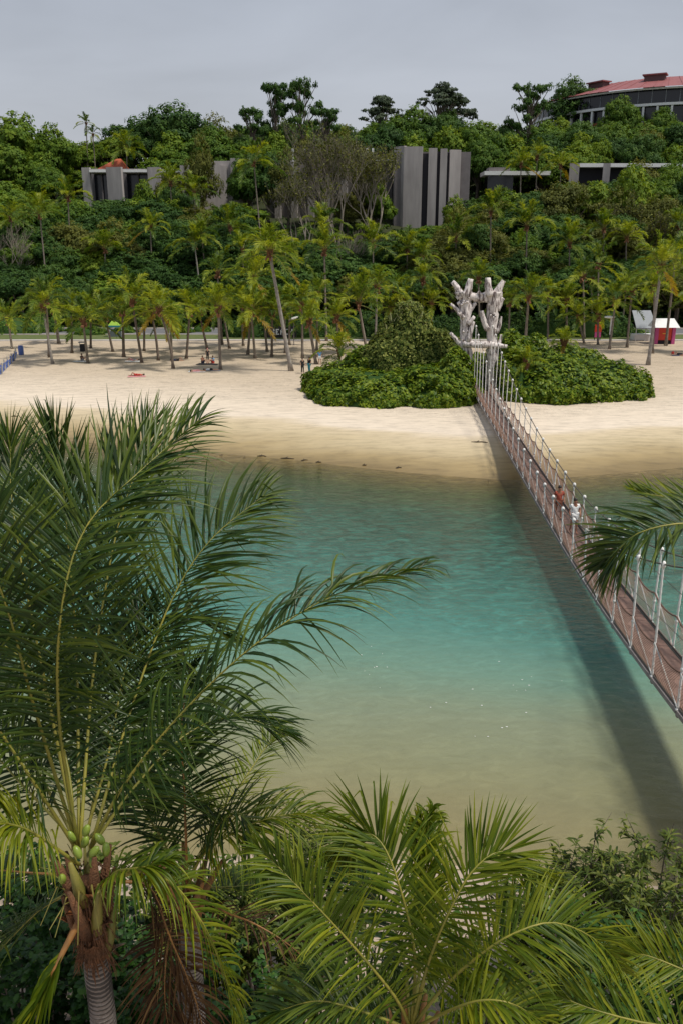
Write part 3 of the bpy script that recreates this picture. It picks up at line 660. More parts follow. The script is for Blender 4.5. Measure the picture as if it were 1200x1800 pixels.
BP = [ # crown px,row, base px,row, label, kind, size, kwargs
 (15, 563, 22, 613, 'short coconut palm at the left edge above the blue netting', 'full', .9, {}),
 (76, 542, 93, 638, 'leaning coconut palm with white painted foot, nearest to the left edge', 'full', 1.05, dict(m=BARK_P)),
 (82, 528, 87, 628, 'dark trunked coconut palm just behind the white footed one', 'full', .95, dict(m=BARK_D)),
 (96, 545, 104, 604, 'thick trunked palm leaning on the lawn edge at left', 'full', .9, dict(rthick=1.4)),
 (147, 567, 155, 637, 'coconut palm beside the seated sunbather and white towel', 'full', .95, {}),
 (126, 545, 127, 620, 'straight dark trunked palm left of the litter bin', 'full', .9, dict(m=BARK_D, coco=False)),
 (160, 545, 160, 612, 'short straight palm right behind the litter bin', 'full', .9, dict(m=BARK_D, coco=False)),
 (186, 558, 199, 618, 'small palm with trunk slanting to the right', 'full', .9, dict(m=BARK_D)),
 (233, 530, 250, 637, 'large full crowned palm with drooping yellow tipped fronds', 'full', 1.15, dict(m=BARK_D)),
 (216, 548, 218, 627, 'straight palm with thick dark trunk left of the large full crowned palm', 'full', .95, dict(m=BARK_D, rthick=1.2)),
 (254, 560, 254, 617, 'thin straight palm behind the large full crowned palm', 'full', .8, dict(m=BARK_D)),
 (267, 550, 279, 633, 'dark palm with curved trunk left of the yellow crowned palm', 'full', .9, dict(m=BARK_D, curve=-.6)),
 (281, 547, 305, 647, 'orange yellow crowned palm with strongly curved dark trunk', 'orange', 1.0, dict(m=BARK_D, curve=-.7)),
 (301, 565, 302, 620, 'small yellowish palm with straight thin trunk behind the curved one', 'yellow', .7, {}),
 (334, 548, 328, 630, 'straight dark trunked palm between the curved palm and the seated group', 'full', 1.0, dict(m=BARK_D)),
 (350, 547, 365, 614, 'palm slanting right whose foot touches the seated group', 'full', 1.0, dict(m=BARK_D)),
 (384, 545, 388, 649, 'straight palm with coconut bunch right of the seated group', 'yellow', .9, {}),
 (383, 482, 391, 606, 'tall thin palm rising behind the seated group palm', 'sparse', .95, {}),
 (391, 540, 404, 613, 'dark trunked palm slanting behind the seated group', 'full', .95, dict(m=BARK_D)),
 (425, 535, 428, 608, 'pale straight trunk palm left of the bright yellow palms', 'full', .95, {}),
 (442, 548, 449, 630, 'bright yellow green palm with coconuts, lower of the yellow pair', 'orange', 1.05, {}),
 (446, 492, 436, 623, 'bright yellow green palm, taller of the yellow pair', 'yellow', 1.1, {}),
 (463, 545, 470, 618, 'palm with pale trunk just left of the long leaning palm', 'full', .9, {}),
 (479, 552, 478, 627, 'straight dark palm in front of the white lettered board', 'full', .85, dict(m=BARK_D)),
 (475, 447, 512, 651, 'long leaning coconut palm, the tallest trunk rooted in the open sand', 'yellow', 1.1, dict(rthick=1.35, m=BARK_P)),
 (500, 540, 502, 621, 'palm half hidden behind the long leaning trunk', 'full', .9, {}),
 (509, 548, 509, 607, 'thin pale palm behind the oval street lamp', 'full', .85, {}),
 (531, 538, 532, 629, 'slim straight palm above the two people in black', 'full', .9, {}),
 (543, 567, 556, 640, 'orange trunked palm slanting down to the people by the hedge', 'yellow', .8, dict(rthick=1.2)),
 (558, 520, 557, 617, 'paired slim palm left of the hedge, upright', 'full', .95, {}),
 (570, 443, 574, 600, 'tall upright palm with hanging coconuts above the hedge palms', 'up', 1.15, {}),
 (592, 560, 596, 628, 'small palm with red brown sheath by the hedge corner', 'yellow', .8, {}),
 (597, 622, 597, 655, 'low young palm with arching fronds at the top left of the hedge', 'full', .85, dict(coco=False)),
 (630, 537, 645, 622, 'palm with big brown coconut bunch leaning over the left hedge', 'up', 1.15, dict(rthick=1.2)),
 (662, 507, 659, 612, 'straight pale palm with wide crown behind the left hedge', 'full', 1.1, dict(m=BARK_P)),
 (686, 545, 683, 600, 'small palm between the pale palm and hedge summit', 'full', .8, {}),
 (693, 518, 692, 598, 'medium palm with brown sheath left of the hedge summit', 'full', .95, {}),
 (706, 530, 706, 598, 'medium palm right behind the hedge summit', 'full', .9, {}),
 (742, 493, 742, 596, 'slim palm with red coconuts above the hedge summit', 'full', 1.05, {}),
 (758, 536, 757, 598, 'bright lime palm with one sided crown left of the gateway', 'bright', .95, dict(coco=False)),
 (840, 492, 842, 592, 'palm whose crown shows between the two driftwood columns', 'up', 1.0, {}),
 (895, 533, 893, 595, 'small palm right of the driftwood gateway', 'full', .9, {}),
 (928, 525, 922, 606, 'palm with huge brown coconut bunch right of the gateway', 'full', 1.2, dict(rthick=1.3)),
 (963, 520, 962, 598, 'medium palm in shade between gateway and street lamp', 'full', .95, {}),
 (995, 530, 995, 600, 'bright young palm above the right hedge', 'bright', .85, dict(coco=False)),
 (1024, 488, 1026, 596, 'slim palm with hanging brown sheath right of the bright young palm', 'sparse', 1.1, {}),
 (1039, 494, 1040, 590, 'thin shaded palm behind the hanging sheath palm', 'sparse', .9, {}),
 (1051, 467, 1049, 592, 'tall straight palm with bare brown neck behind the right hedge', 'sparse', 1.15, {}),
 (1016, 560, 1026, 604, 'small green palm behind the end of the right hedge', 'full', .85, {}),
 (1050, 557, 1050, 606, 'short bright palm beside the magenta sign', 'bright', .85, {}),
 (1081, 530, 1070, 614, 'palm leaning right beside the round white street lamp', 'full', .95, {}),
 (1100, 510, 1090, 588, 'thin bent palm by the road right of the street lamp', 'full', .9, {}),
 (1109, 515, 1101, 611, 'slim palm with white painted foot in the sand', 'full', .95, {}),
 (1161, 472, 1138, 641, 'large coconut palm leaning right, closest to the right edge people', 'yellow', 1.15, dict(rthick=1.3, m=BARK_P)),
 (1150, 508, 1146, 621, 'smaller palm hidden directly behind the large right palm', 'bright', .85, {}),
 (1186, 455, 1169, 608, 'tall palm leaning right in front of the red kiosk', 'full', 1.2, dict(rthick=1.2)),
 (1240, 520, 1215, 620, 'palm just beyond the right edge with fronds reaching in', 'full', 1.1, {}),
]
for cx, cr, bx, br, lab, kind, s, kw in BP: beach_palm(cx, cr, bx, br, lab, kind, s, **kw)
g2 = 'tall palms rising among the hillside trees'
TP = [
 (120, 350, 121, 430, 176, 'slender palm rising through the olive trees left of the terrace building', 'up', 1.2, {}),
 (405, 400, 408, 480, 166, 'slim palm between the white husk palm and the high leaning palm', 'up', 1.2, {}),
 (500, 455, 502, 520, 160, 'feathery palm right of the long leaning trunk, on the slope', 'bright', 1.1, {}),
 (655, 430, 656, 520, 162, 'feathery tall palm below the concrete tower left corner', 'up', 1.25, {}),
 (715, 440, 714, 520, 164, 'tall palm straight below the concrete tower', 'full', 1.15, {}),
 (800, 420, 802, 500, 168, 'thin palm on the slope left above the gateway', 'sparse', 1.1, {}),
 (1000, 430, 1001, 520, 162, 'feathery palm above the bright young palm on the right slope', 'up', 1.2, {}),
 (1060, 405, 1061, 500, 168, 'slim tall palm high on the right slope', 'up', 1.1, {}),
 (1190, 400, 1192, 480, 172, 'tall palm on the slope at the right edge', 'full', 1.2, {}),
 (185, 440, 186, 520, 162, 'short palm with upright crown behind the left beach palms', 'up', 1.1, {}),
 (71, 380, 82, 500, 160, 'tall thin grey palm with narrow upright crown on the left slope', 'up', 1.1, {}),
 (343, 432, 356, 520, 158, 'pale trunk palm with hanging white husks behind the beach, left centre', 'up', 1.2, dict(m=BARK_P)),
 (355, 415, 369, 525, 160, 'bare slanting grey palm next to the white husk palm', 'sparse', 1.0, {}),
 (427, 442, 430, 520, 158, 'palm with pale neck half way between the yellow pair and slope', 'up', 1.0, {}),
 (342, 340, 344, 390, 195, 'palm with white bunch in front of the terrace walls', 'up', 1.2, {}),
 (447, 288, 462, 390, 178, 'high leaning palm with full crown against the dark skyline tree', 'full', 1.3, {}),
 (567, 400, 572, 480, 165, 'palm with tufted upright crown before the tangled bare tree', 'up', 1.25, {}),
 (223, 263, 223, 330, 245, 'palm with radiating pale fronds above the orange roof', 'full', 1.5, dict(coco=False)),
 (152, 218, 153, 290, 262, 'tiny topped palm on a very thin stem, alone against the sky', 'sparse', .75, dict(rthick=1.1, coco=False)),
 (164, 238, 167, 290, 258, 'shorter thin stemmed palm right of the one against the sky', 'sparse', .7, dict(rthick=1.1, coco=False)),
 (862, 375, 862, 480, 165, 'tall upright palm with orange neck above the gateway', 'up', 1.25, {}),
 (925, 400, 926, 500, 160, 'dark leaved tall palm right above the gateway', 'up', 1.3, {}),
 (943, 277, 944, 330, 215, 'palm with yellow fronds by the right pavilion', 'full', 1.1, {}),
 (915, 290, 916, 330, 212, 'yellowing palm beside the pavilion with white roof edge', 'yellow', 1.0, {}),
 (985, 292, 985, 340, 214, 'bright yellow green palm left of the right terrace wall', 'yellow', 1.0, {}),
 (265, 400, 266, 470, 168, 'brownish drooping palm on the left slope', 'yellow', .9, {}),
 (1100, 420, 1102, 480, 165, 'low palm with bright crown on the right slope', 'bright', 1.0, {}),
 (300, 322, 302, 360, 200, 'broad short palm with pale fronds below terrace walls', 'bright', 1.2, {}),
 (740, 455, 741, 520, 160, 'shaded palm on the slope behind hedge summit', 'full', 1.0, {}),
 (20, 385, 22, 470, 170, 'small dark palm near the bare tree at left edge', 'full', 1.0, {}),
]
for cx, cr, bx, br, y, lab, kind, s, kw in TP: beach_palm(cx, cr, bx, br, lab, kind, s*1.15, y=y, group=g2, **kw)

# ---------------------------------------------------------------- hedges around the bridge head
def hedge(name, blobs, n, lab, leaf=.17, mt=L_HEDGE, spiky=None):
    o = empty(name, (blobs[0][0][0], blobs[0][0][1], 0)); ox, oy = blobs[0][0][0], blobs[0][0][1]; tag(o, lab, 'hedge')
    C = []; Nn = []; w = np.array([r[0]*r[2]+r[1]*r[2]+r[0]*r[1] for _, r in blobs]); w = w/w.sum()
    core = MB()
    for (c, r), ww in zip(blobs, w):
        m_ = int(n*ww*1.6); d = rdir(m_); d[:, 2] = np.abs(d[:, 2])
        c = np.array(c, float); r = np.array(r, float)
        nzv = np.array([noise.noise(Vector(tuple(p*r*.55+c)))*.55+noise.noise(Vector(tuple(p*r*1.7+c)))*.3 for p in d])
        pts = c+d*r+d*(nzv*1.35-rng.random(m_)**2*.5)[:, None]
        ok = np.ones(m_, bool)
        for c2, r2 in blobs:
            if tuple(c2) == tuple(c): continue
            ok &= (((pts-np.array(c2))/(np.array(r2)*.93))**2).sum(1) > 1
        ok &= pts[:, 2] > .9
        C.append(pts[ok]); Nn.append(nrm(d[ok]/r*r.mean()+np.array([0, 0, .35])+rdir(ok.sum())*.75))
        core.ell((c[0]-ox, c[1]-oy, c[2]), r[0]*.9, r[1]*.9, r[2]*.88, 14, 8, jit=.1)
    C = np.concatenate(C)-np.array([ox, oy, 0]); Nn = np.concatenate(Nn)
    V, Fq = cards(C, Nn, leaf*rng.uniform(.65, 1.3, len(C)), asp=.6, bend=.12)
    rn = np.clip(.5+(rng.random(len(C))-.5)*.9, 0, 1)
    stf = link('foliage', setmesh('foliage', V, [Fq], mt, np.repeat(rn, 4)), o)
    core.build('dark_core', L_DARK, o, True)  # solid dark core added to block the view through the leaves
    if spiky:
        mb = MB()
        for i in range(spiky[3]):
            a = random.uniform(0, 6.28); q = math.sqrt(random.random())*spiky[2]; x = spiky[0][0]+q*math.cos(a); y = spiky[0][1]+q*math.sin(a)*.7
            z = spiky[0][2]-q*q*spiky[1]
            mb.tube([(x-ox, y-oy, z-.3), (x-ox+random.uniform(-.35, .35), y-oy+random.uniform(-.2, .2), z+random.uniform(.15, .5))], [.04, .02], 3)
        FS_ = mb.build('flower_spikes', mat('pale_flower_spike', (.50, .48, .25), .8, var=(.34, .38, .14), scale=3), o); FS_['kind'] = 'stuff'
    return o
G = .9
hedge('clipped_hedge', [((3.0, 79.5, 1.0), (6.2, 5.6, 2.6)), ((8.6, 79.0, 1.0), (4.4, 5.4, 3.0)), ((-.6, 84, 1), (3.4, 4.4, 2.4)), ((10.3, 78.7, 1.0), (1.9, 2.2, 4.6)), ((3.4, 85.0, 1), (4.0, 4.4, 4.4)), ((9.4, 86, 1), (3.4, 4.0, 4.6)), ((10.6, 80.5, 1), (2.4, 3.4, 4.1))], 40000,
      'large rounded green hedge mound left of the rope bridge', leaf=.20)
L_FB = leafmat('flowering_bush_leaf', (.035, .060, .010), (.100, .135, .022), (.26, .28, .07), .25)
hedge('flowering_bush', [((6.4, 84.6, 1.0), (3.9, 3.9, 8.2)), ((8.6, 83.2, 1.0), (2.9, 3.2, 6.2)), ((4.2, 83.6, 1.0), (3.0, 3.2, 5.6)), ((10.6, 83.0, 1.0), (1.9, 2.6, 5.0))], 17000,
      'tall olive green bush with pale flower spikes rising out of the left hedge mound', leaf=.17, mt=L_FB, spiky=((6.4, 84.0, 9.2), .45, 3.0, 90))
hedge('clipped_hedge', [((19.6, 82.5, 1.0), (5.6, 7.2, 3.6)), ((24.6, 83.5, 1.0), (5.6, 6.5, 2.9)), ((16.6, 84.5, 1.0), (2.6, 6.0, 5.5)), ((26.8, 86.0, 1.0), (3.6, 4.8, 2.2)), ((19.0, 89.5, 1.0), (4.2, 4.0, 4.7)), ((24, 90, 1.0), (5, 4.0, 3.6)), ((13.6, 86.5, 1.0), (2.4, 3.0, 3.4)), ((15.8, 79.2, 1.0), (1.8, 2.2, 4.0))], 36000,  # includes a blob added behind the gateway to darken its shady opening
      'rounded bright green hedge mound right of the rope bridge', leaf=.20)
beach_palm(925, 640, 926, 690, 'small young palm sprouting from the right hedge mound', 'bright', .5, y=78.5, coco=False, group='young palms in the hedges')
beach_palm(990, 605, 990, 660, 'low palm with yellow arching fronds on top of the right hedge', 'yellow', .5, y=84, coco=False, group='young palms in the hedges')
# low roadside shrubs
for px, row, w, hh_, lab in ((1060, 590, 4.5, 1.3, 'low clipped roadside hedge beside the round street lamp'), (1098, 590, 4.0, 1.2, 'low roadside hedge left of the kiosks'), (160, 588, 2.8, 1.2, 'dark low shrub on the lawn behind the litter bin'), (322, 585, 1.6, 1.3, 'small round shrub beside the road, left one of two'), (355, 583, 1.5, 1.3, 'small round shrub beside the road, right one of two'),
                         (140, 582, 2.4, 1.4, 'dark shrub beside the road at left'), (215, 585, 1.8, 1.2, 'small shrub next to the teal stall'), (15, 585, 5.5, 3.0, 'large dark shrub filling the left edge behind the palms'), (60, 583, 4.5, 2.6, 'large dark shrub on the lawn near the left edge')):
    p = onz(px, row, 1.2); hedge('low_shrub', [((p.x, p.y, 1.1), (w, w*.6, hh_)), ((p.x+w*.5, p.y+.5, 1.1), (w*.6, w*.5, hh_*.85))], 2200, lab, leaf=.16, mt=L_MID if px != 322 else L_HEDGE)
for i, x in enumerate(np.arange(-14, 46, 7.5)):
    hedge('roadside_hedge', [((x, 133.2, 1.2), (4.6, 1.5, 3.4)), ((x+2.6, 133.8, 1.2), (3.6, 1.6, 3.9))], 3600, f'dark hedge section behind the beach palms, {("first", "second", "third", "fourth", "fifth", "sixth", "seventh", "eighth")[i]} from the left', leaf=.2, mt=L_DARK)['group'] = 'dark hedge behind the beach palms'

# ---------------------------------------------------------------- driftwood gateway
def knobbly(mb, pts, rad, n=14, amp=.16, sub=5, sd=0, ridges=.0):
    P = crom([tuple(p) for p in pts], np.linspace(0, 1, (len(pts)-1)*sub+1)); m = len(P); rr_ = np.interp(np.linspace(0, 1, m), np.linspace(0, 1, len(rad)), rad)
    fr = []
    for i in range(m):
        p = Vector(P[i]); fr.append(lambda a, p=p, r0=rr_[i]: r0*(1+amp*(noise.noise(p*1.3+Vector((math.cos(a)*1.4, math.sin(a)*1.4, sd)))+.5*noise.noise(p*3.5+Vector((math.cos(a)*3, math.sin(a)*3, sd)))) + ridges*math.sin(a*5+p.z*.6)))
    mb.tube([Vector(p) for p in P], fr, n)
GY = 80.0
gate = empty('driftwood_gateway', (12.7, GY, 1.0)); tag(gate, 'tall weathered driftwood gateway carrying the ropes at the far bridge end', 'gateway')
def G_(px, row, dy=0): p = aty(px, row, GY+dy); return (p.x-12.7, dy, p.z-1.0)
mb = MB(); knobbly(mb, [G_(819, 672), G_(818, 620), G_(817, 575), G_(816, 530), G_(815, 512)], [.56, .48, .43, .50, .64], n=20, amp=.42, ridges=.09); mb.build('left_column', DRIFT, gate, True)
mb = MB(); knobbly(mb, [G_(866, 690), G_(865, 640), G_(864, 600), G_(864, 560), G_(866, 530), G_(868, 512)], [.70, .56, .46, .47, .62, .70], amp=.3, sd=5, ridges=.05); mb.build('right_column', DRIFT, gate, True)
mb = MB(); knobbly(mb, [G_(814, 516), G_(830, 521), G_(846, 524), G_(866, 520)], [.5, .36, .42, .6], amp=.3, sd=9); mb.build('upper_beam', DRIFT, gate, True)
mb = MB(); knobbly(mb, [G_(812, 604, -.4), G_(835, 605, -.5), G_(858, 606, -.4), G_(890, 609, -.2)], [.30, .34, .34, .17], amp=.3, sd=11); mb.build('lower_beam', DRIFT, gate, True)
BR = [([(812, 522), (804, 508), (794, 495)], [.42, .30, .20]), ([(818, 520), (823, 505), (827, 490)], [.42, .34, .26]), ([(860, 520), (857, 503), (857, 488)], [.38, .30, .22]), ([(870, 522), (876, 508), (884, 493)], [.44, .33, .20]),
      ([(814, 560), (804, 546), (791, 534)], [.26, .20, .15]), ([(808, 552), (803, 552)], [.16, .12]), ([(826, 545), (832, 536), (836, 532)], [.24, .2, .15]), ([(846, 520), (840, 512)], [.16, .12]), ([(822, 570), (833, 556)], [.22, .15]),
      ([(872, 545), (879, 530), (884, 524)], [.3, .22, .17]), ([(872, 585), (878, 570), (880, 556)], [.18, .13, .08]), ([(856, 580), (849, 562), (846, 546)], [.28, .24, .15]), ([(870, 610), (878, 600), (880, 588)], [.22, .16, .10]), ([(812, 610), (800, 596), (790, 585)], [.25, .2, .13]),
      ([(822, 600), (827, 580), (832, 565)], [.28, .2, .14]), ([(806, 524), (802, 520)], [.25, .17]), ([(808, 532), (803, 535)], [.2, .13])]
for i, (pts, rad) in enumerate(BR):
    mb = MB(); knobbly(mb, [G_(a_, b_, -.25*(i % 3)) for a_, b_ in pts], rad, n=9, amp=.3, sub=3, sd=i*3); mb.build('branch_stub', DRIFT, gate, True)
mb = MB()
for i in range(26):
    sx_ = random.choice((817, 865)); q = G_(sx_+random.uniform(-7, 7), random.uniform(515, 620), -.5); mb.ell(q, .12, .12, .10, 7, 5, jit=.4)
mb.build('knots', DRIFT, gate, True)['kind'] = 'stuff'

# ---------------------------------------------------------------- suspension bridge
br = empty('rope_suspension_bridge', (10.4, 20, 0)); tag(br, 'narrow rope suspension bridge with brown netting, white hanger ropes and sagging deck', 'bridge')
BW = 1.22
def bxl(y): return 10.38+.050*(y-41.3)
def bz(y): return 1.50+.00012*(y-37)**2 if y > 37 else 1.50+.0030*(37-y)**2
def cz(y): return 2.98+.0033*(y-41)**2 if y > 41 else 2.98+.0085*(41-y)**2
def rel(p): return (p[0]-10.4, p[1]-20, p[2])
mb = MB(); y = 12.0; i = 0
while y < 79.5:
    z = bz(y); x0 = bxl(y); t = random.uniform(-.008, .008)
    mb.box(x0-10.4+.04, x0-10.4+BW-.04, y-20, y-20+.135, z-.04+t, z+t, r=random.random()); y += .15
stuff(mb.build('deck_planks', PLANK, br))
ST = [14.0+2.3*k_ for k_ in range(29)]
def netpanel(y0, y1, side, mt):
    mb = MB(); x = lambda y_: bxl(y_)+side*BW+(-.03 if side == 0 else .03); H = 1.08; c_ = .125; nU = int((y1-y0)/c_)+1; Ln = y1-y0
    def top(f): return H-.30*4*f*(1-f)*.55
    m_ = 12; lines = []
    def P(u, v): # u along 0..1, v 0..1 up
        yy = y0+u*Ln; out = (.10*math.sin(math.pi*v)+.05*v)*(-1 if side == 0 else 1)
        return Vector((x(yy)+out-10.4, yy-20, bz(yy)+.02+v*top(u)))
    rr_ = .0068; slope = H/Ln
    for sgn in (1, -1):
        for k_ in range(-int(H/c_), nU):
            pts = []
            for s_ in range(4):
                v = s_/3; u = (k_*c_+v*H)/Ln if sgn > 0 else (Ln-(k_*c_+v*H))/Ln
                if -.001 <= u <= 1.001: pts.append(P(min(1, max(0, u)), v))
            if len(pts) > 1:
                mb.tube(pts, rr_, 3, cap=False)
    o = mb.build('net_panel', mt, br)
    # hand rope along the top of the net
    hb = MB(); hb.tube([P(f, 1.0) for f in np.linspace(0, 1, 7)], .03, 5); h_ = hb.build('hand_rope', ROPE_B, o)
for side in (0, 1):
    # main cables
    cb = MB(); pts = [(bxl(y_)+side*BW-10.4+(-.12 if side == 0 else .12), y_-20, cz(y_)) for y_ in np.linspace(12, 79, 46)]
    cb.tube(pts, .028, 5); cb.build('main_cable', CABLE, br)
    cb = MB(); pts = [(bxl(y_)+side*BW-10.4+(-.10 if side == 0 else .10), y_-20, (bz(y_)+1.1)*.45+cz(y_)*.55 if 0 else min(cz(y_)-.25, bz(y_)+1.75+.3*math.sin(y_*.1)+.0012*max(0,y_-45)**2)) for y_ in np.linspace(12, 79, 46)]
    cb.tube(pts, .014, 4); cb.build('thin_cable', CABLE, br)
    cb = MB(); cb.tube([(bxl(y_)+side*BW-10.4+(-.05 if side == 0 else .05), y_-20, bz(y_)+.03) for y_ in np.linspace(12, 79.4, 46)], .035, 5); cb.build('edge_cable', CABLE, br)
    for k_, y0 in enumerate(ST):
        ox = -.14 if side == 0 else .14
        X = bxl(y0)+side*BW-10.4
        A_ = Vector((X+ox*.6, y0-20, bz(y0)-.02)); B_ = Vector((X+ox, y0-20, cz(y0)))
        hb = MB(); npt = max(4, int((B_-A_).length/.12)); pts = [A_.lerp(B_, q/npt) for q in range(npt+1)]
        hb.tube(pts, [.038 if q % 2 else .028 for q in range(npt+1)], 6)
        h_ = hb.build('hanger_rope', ROPE, br, True)
        for c_, rr_ in ((B_, (.085, .085, .12)), (A_.lerp(B_, .18 if y0 > 45 else .3), (.055, .055, .07)), (A_, (.065, .08, .06))):
            kb = MB(); kb.ell(c_, *rr_, 8, 6); kb.build('rope_knot', ROPE, h_, True)
        if k_+1 < len(ST) and y0 < 77:
            y1 = ST[k_+1]; X1 = bxl(y1)+side*BW-10.4
            vb = MB(); a_ = Vector((X+ox*.6, y0-20, bz(y0))); b_ = Vector((X1+ox*.9, y1-20, bz(y1)+1.12)); vb.tube([a_, b_], .022, 5); vb.build('brace_rope', ROPE_G, br)
            netpanel(y0, y1, side, NETM)
            eb = MB(); e0, e1 = X+(-.14 if side == 0 else .02), X1+(-.14 if side == 0 else .02)
            eb.add([(e0, y0-20+.02, bz(y0)-.14), (e0+.12, y0-20+.02, bz(y0)-.14), (e0+.12, y0-20+.02, bz(y0)-.005), (e0, y0-20+.02, bz(y0)-.005), (e1, y1-20-.02, bz(y1)-.14), (e1+.12, y1-20-.02, bz(y1)-.14), (e1+.12, y1-20-.02, bz(y1)-.005), (e1, y1-20-.02, bz(y1)-.005)],
                   [(0, 1, 2, 3), (7, 6, 5, 4), (0, 4, 5, 1), (3, 2, 6, 7), (0, 3, 7, 4), (1, 5, 6, 2)])
            eb.build('edge_board', EDGEB, br)
for k_, y0 in enumerate(ST[:-1]):
    cb = MB(); X = bxl(y0)-10.4; cb.box(X-.1, X+BW+.1, y0-20-.06, y0-20+.06, bz(y0)-.24, bz(y0)-.145); cb.build('cross_beam', EDGEB, br)

# ---------------------------------------------------------------- buildings
def cbox(mb, a, b_, thick, z0, z1, r=.5):
    """vertical wall slab from plan point a to b_"""
    a = Vector((a[0], a[1], 0)); b_ = Vector((b_[0], b_[1], 0)); d = (b_-a).normalized(); n_ = Vector((-d.y, d.x, 0))*thick
    vs_ = [a, b_, b_+n_, a+n_]; mb.add([v+Vector((0, 0, z0)) for v in vs_]+[v+Vector((0, 0, z1)) for v in vs_], [(3, 2, 1, 0), (4, 5, 6, 7), (0, 1, 5, 4), (1, 2, 6, 5), (2, 3, 7, 6), (3, 0, 4, 7)], r)
B1 = empty('concrete_building', (20, 222, 18)); tag(B1, 'tall windowless grey concrete building with dark vertical slots, above the palms', 'building')
def W_(name, a, b_, th, z0, z1, m, parent):
    mb = MB(); o0 = parent.location; cbox(mb, (a[0]-o0.x, a[1]-o0.y), (b_[0]-o0.x, b_[1]-o0.y), th, z0-o0.z, z1-o0.z); return mb.build(name, m, parent)
zt = 37.2
W_('wall_slab', (12.6, 222), (14.8, 219.4), .8, 16, zt+.1, CONC, B1); W_('wall_slab', (14.8, 219.4), (19.2, 218.8), .9, 16, zt-.1, CONC, B1)
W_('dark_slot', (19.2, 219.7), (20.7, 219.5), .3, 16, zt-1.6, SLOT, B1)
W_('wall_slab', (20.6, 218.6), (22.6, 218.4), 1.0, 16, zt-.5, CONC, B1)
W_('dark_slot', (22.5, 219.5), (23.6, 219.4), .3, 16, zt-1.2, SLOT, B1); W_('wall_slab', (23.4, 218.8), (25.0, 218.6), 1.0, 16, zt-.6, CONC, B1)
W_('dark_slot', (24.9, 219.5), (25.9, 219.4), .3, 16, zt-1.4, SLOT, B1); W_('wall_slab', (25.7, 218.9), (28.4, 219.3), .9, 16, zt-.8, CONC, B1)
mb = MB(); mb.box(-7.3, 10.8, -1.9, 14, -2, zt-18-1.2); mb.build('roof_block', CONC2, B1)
mb = MB()
for k_ in range(9): mb.box(-7.5+k_*.02, -7.36+k_*.02, 0.3, 13, -1+2.0*k_, -.7+2.0*k_)
mb.build('louvre_blades', CONC2, B1)['kind'] = 'stuff'
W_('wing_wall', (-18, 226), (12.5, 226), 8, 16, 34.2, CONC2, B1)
for k_ in range(7):
    x0 = -16.5+k_*4.1; W_('wall_fin', (x0, 225.0), (x0+1.5, 224.8), .9, 17, 34.6, CONC, B1)
mb = MB(); mb.box(-14, -7.6, 1, 9, 34.25-18, 34.75-18); mb.build('roof_canopy', WHITE, B1)
for px_ in (515, 537, 645, 655, 710):
    p = aty(px_, 262, 224); mb = MB(); mb.tube([(p.x-20, 2, 15.5), (p.x-20, 2, 19.2)], .12, 6); mb.box(p.x-20-.25, p.x-20+.25, 1.8, 2.2, 18.3, 19.2); mb.build('roof_vent_pipe', WHITE, B1)
B2 = empty('terrace_building', (-45, 222, 22)); tag(B2, 'low grey concrete building with slab fins and dark recessed rooms, left on the hill', 'building')
zt = 32.6
for a_, b_ in (((-62.6, 221), (-60.6, 220.6)), ((-56.4, 220), (-52.6, 219)), ((-46.5, 220), (-43.4, 219.6)), ((-38.6, 219.6), (-34.4, 219.0)), ((-34.4, 219.0), (-27.5, 220.4))): W_('wall_fin', a_, b_, .9, 16, zt+(0 if a_[0] < -45 else .4), CONC, B2)
W_('wall_slab', (-26.5, 220), (-21.5, 219.6), .9, 18, zt+2.0, CONC, B2); W_('wall_slab', (-33, 221.4), (-26.6, 221), .9, 18, zt+1.5, CONC, B2)
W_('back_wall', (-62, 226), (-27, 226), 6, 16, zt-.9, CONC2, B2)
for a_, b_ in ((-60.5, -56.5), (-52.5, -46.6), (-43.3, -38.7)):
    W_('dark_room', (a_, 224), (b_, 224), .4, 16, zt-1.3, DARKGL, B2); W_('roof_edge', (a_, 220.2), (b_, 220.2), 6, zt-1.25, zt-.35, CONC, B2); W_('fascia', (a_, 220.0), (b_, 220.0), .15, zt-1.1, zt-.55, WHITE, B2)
    mb = MB(); mb.box((a_+b_)/2+45-.12, (a_+b_)/2+45+.12, 1.2, 1.45, -5, zt-22-1.3); mb.build('column', CONC2, B2)
B3 = empty('tiled_roof_house', (-57, 250, 30)); tag(B3, 'house with small orange tiled hip roof peeping over the terrace walls', 'house')
p = aty(203, 300, 250); q = aty(203, 279, 250); mb = MB(); bz0 = p.z-30; t0 = q.z-30; bx_ = p.x+57
mb.add([(bx_-4.5, -3, bz0), (bx_+3.6, -3, bz0), (bx_+3.6, 4, bz0), (bx_-4.5, 4, bz0), (bx_+.7, 0, t0), (bx_+1.8, 0, t0)], [(0, 1, 5, 4), (1, 2, 5), (2, 3, 4, 5), (3, 0, 4), (3, 2, 1, 0)]); mb.build('roof', OROOF, B3)
mb = MB(); mb.box(bx_-3.8, bx_+3, -2.3, 3.4, bz0-7, bz0); mb.build('wall', WHITE, B3)
B4 = empty('round_building', (111, 318, 45)); tag(B4, 'curved building with pink red metal roof and white columns on the ridge, top right', 'building')
def ring(mb, r0, r1, z0, z1, a0=R(150), a1=R(390), n=60, cx=0, cy=0, r=.5):
    for i in range(n):
        aa, ab = a0+(a1-a0)*i/n, a0+(a1-a0)*(i+1)/n
        P_ = [(cx+q*math.cos(t), cy+q*math.sin(t), z) for z in (z0, z1) for t in (aa, ab) for q in (r0, r1)]
        mb.add(P_, [(0, 1, 3, 2), (4, 6, 7, 5), (1, 5, 7, 3), (0, 2, 6, 4)], r)
RB = 46.0; zr = 59.0-45
mb = MB()
n = 72
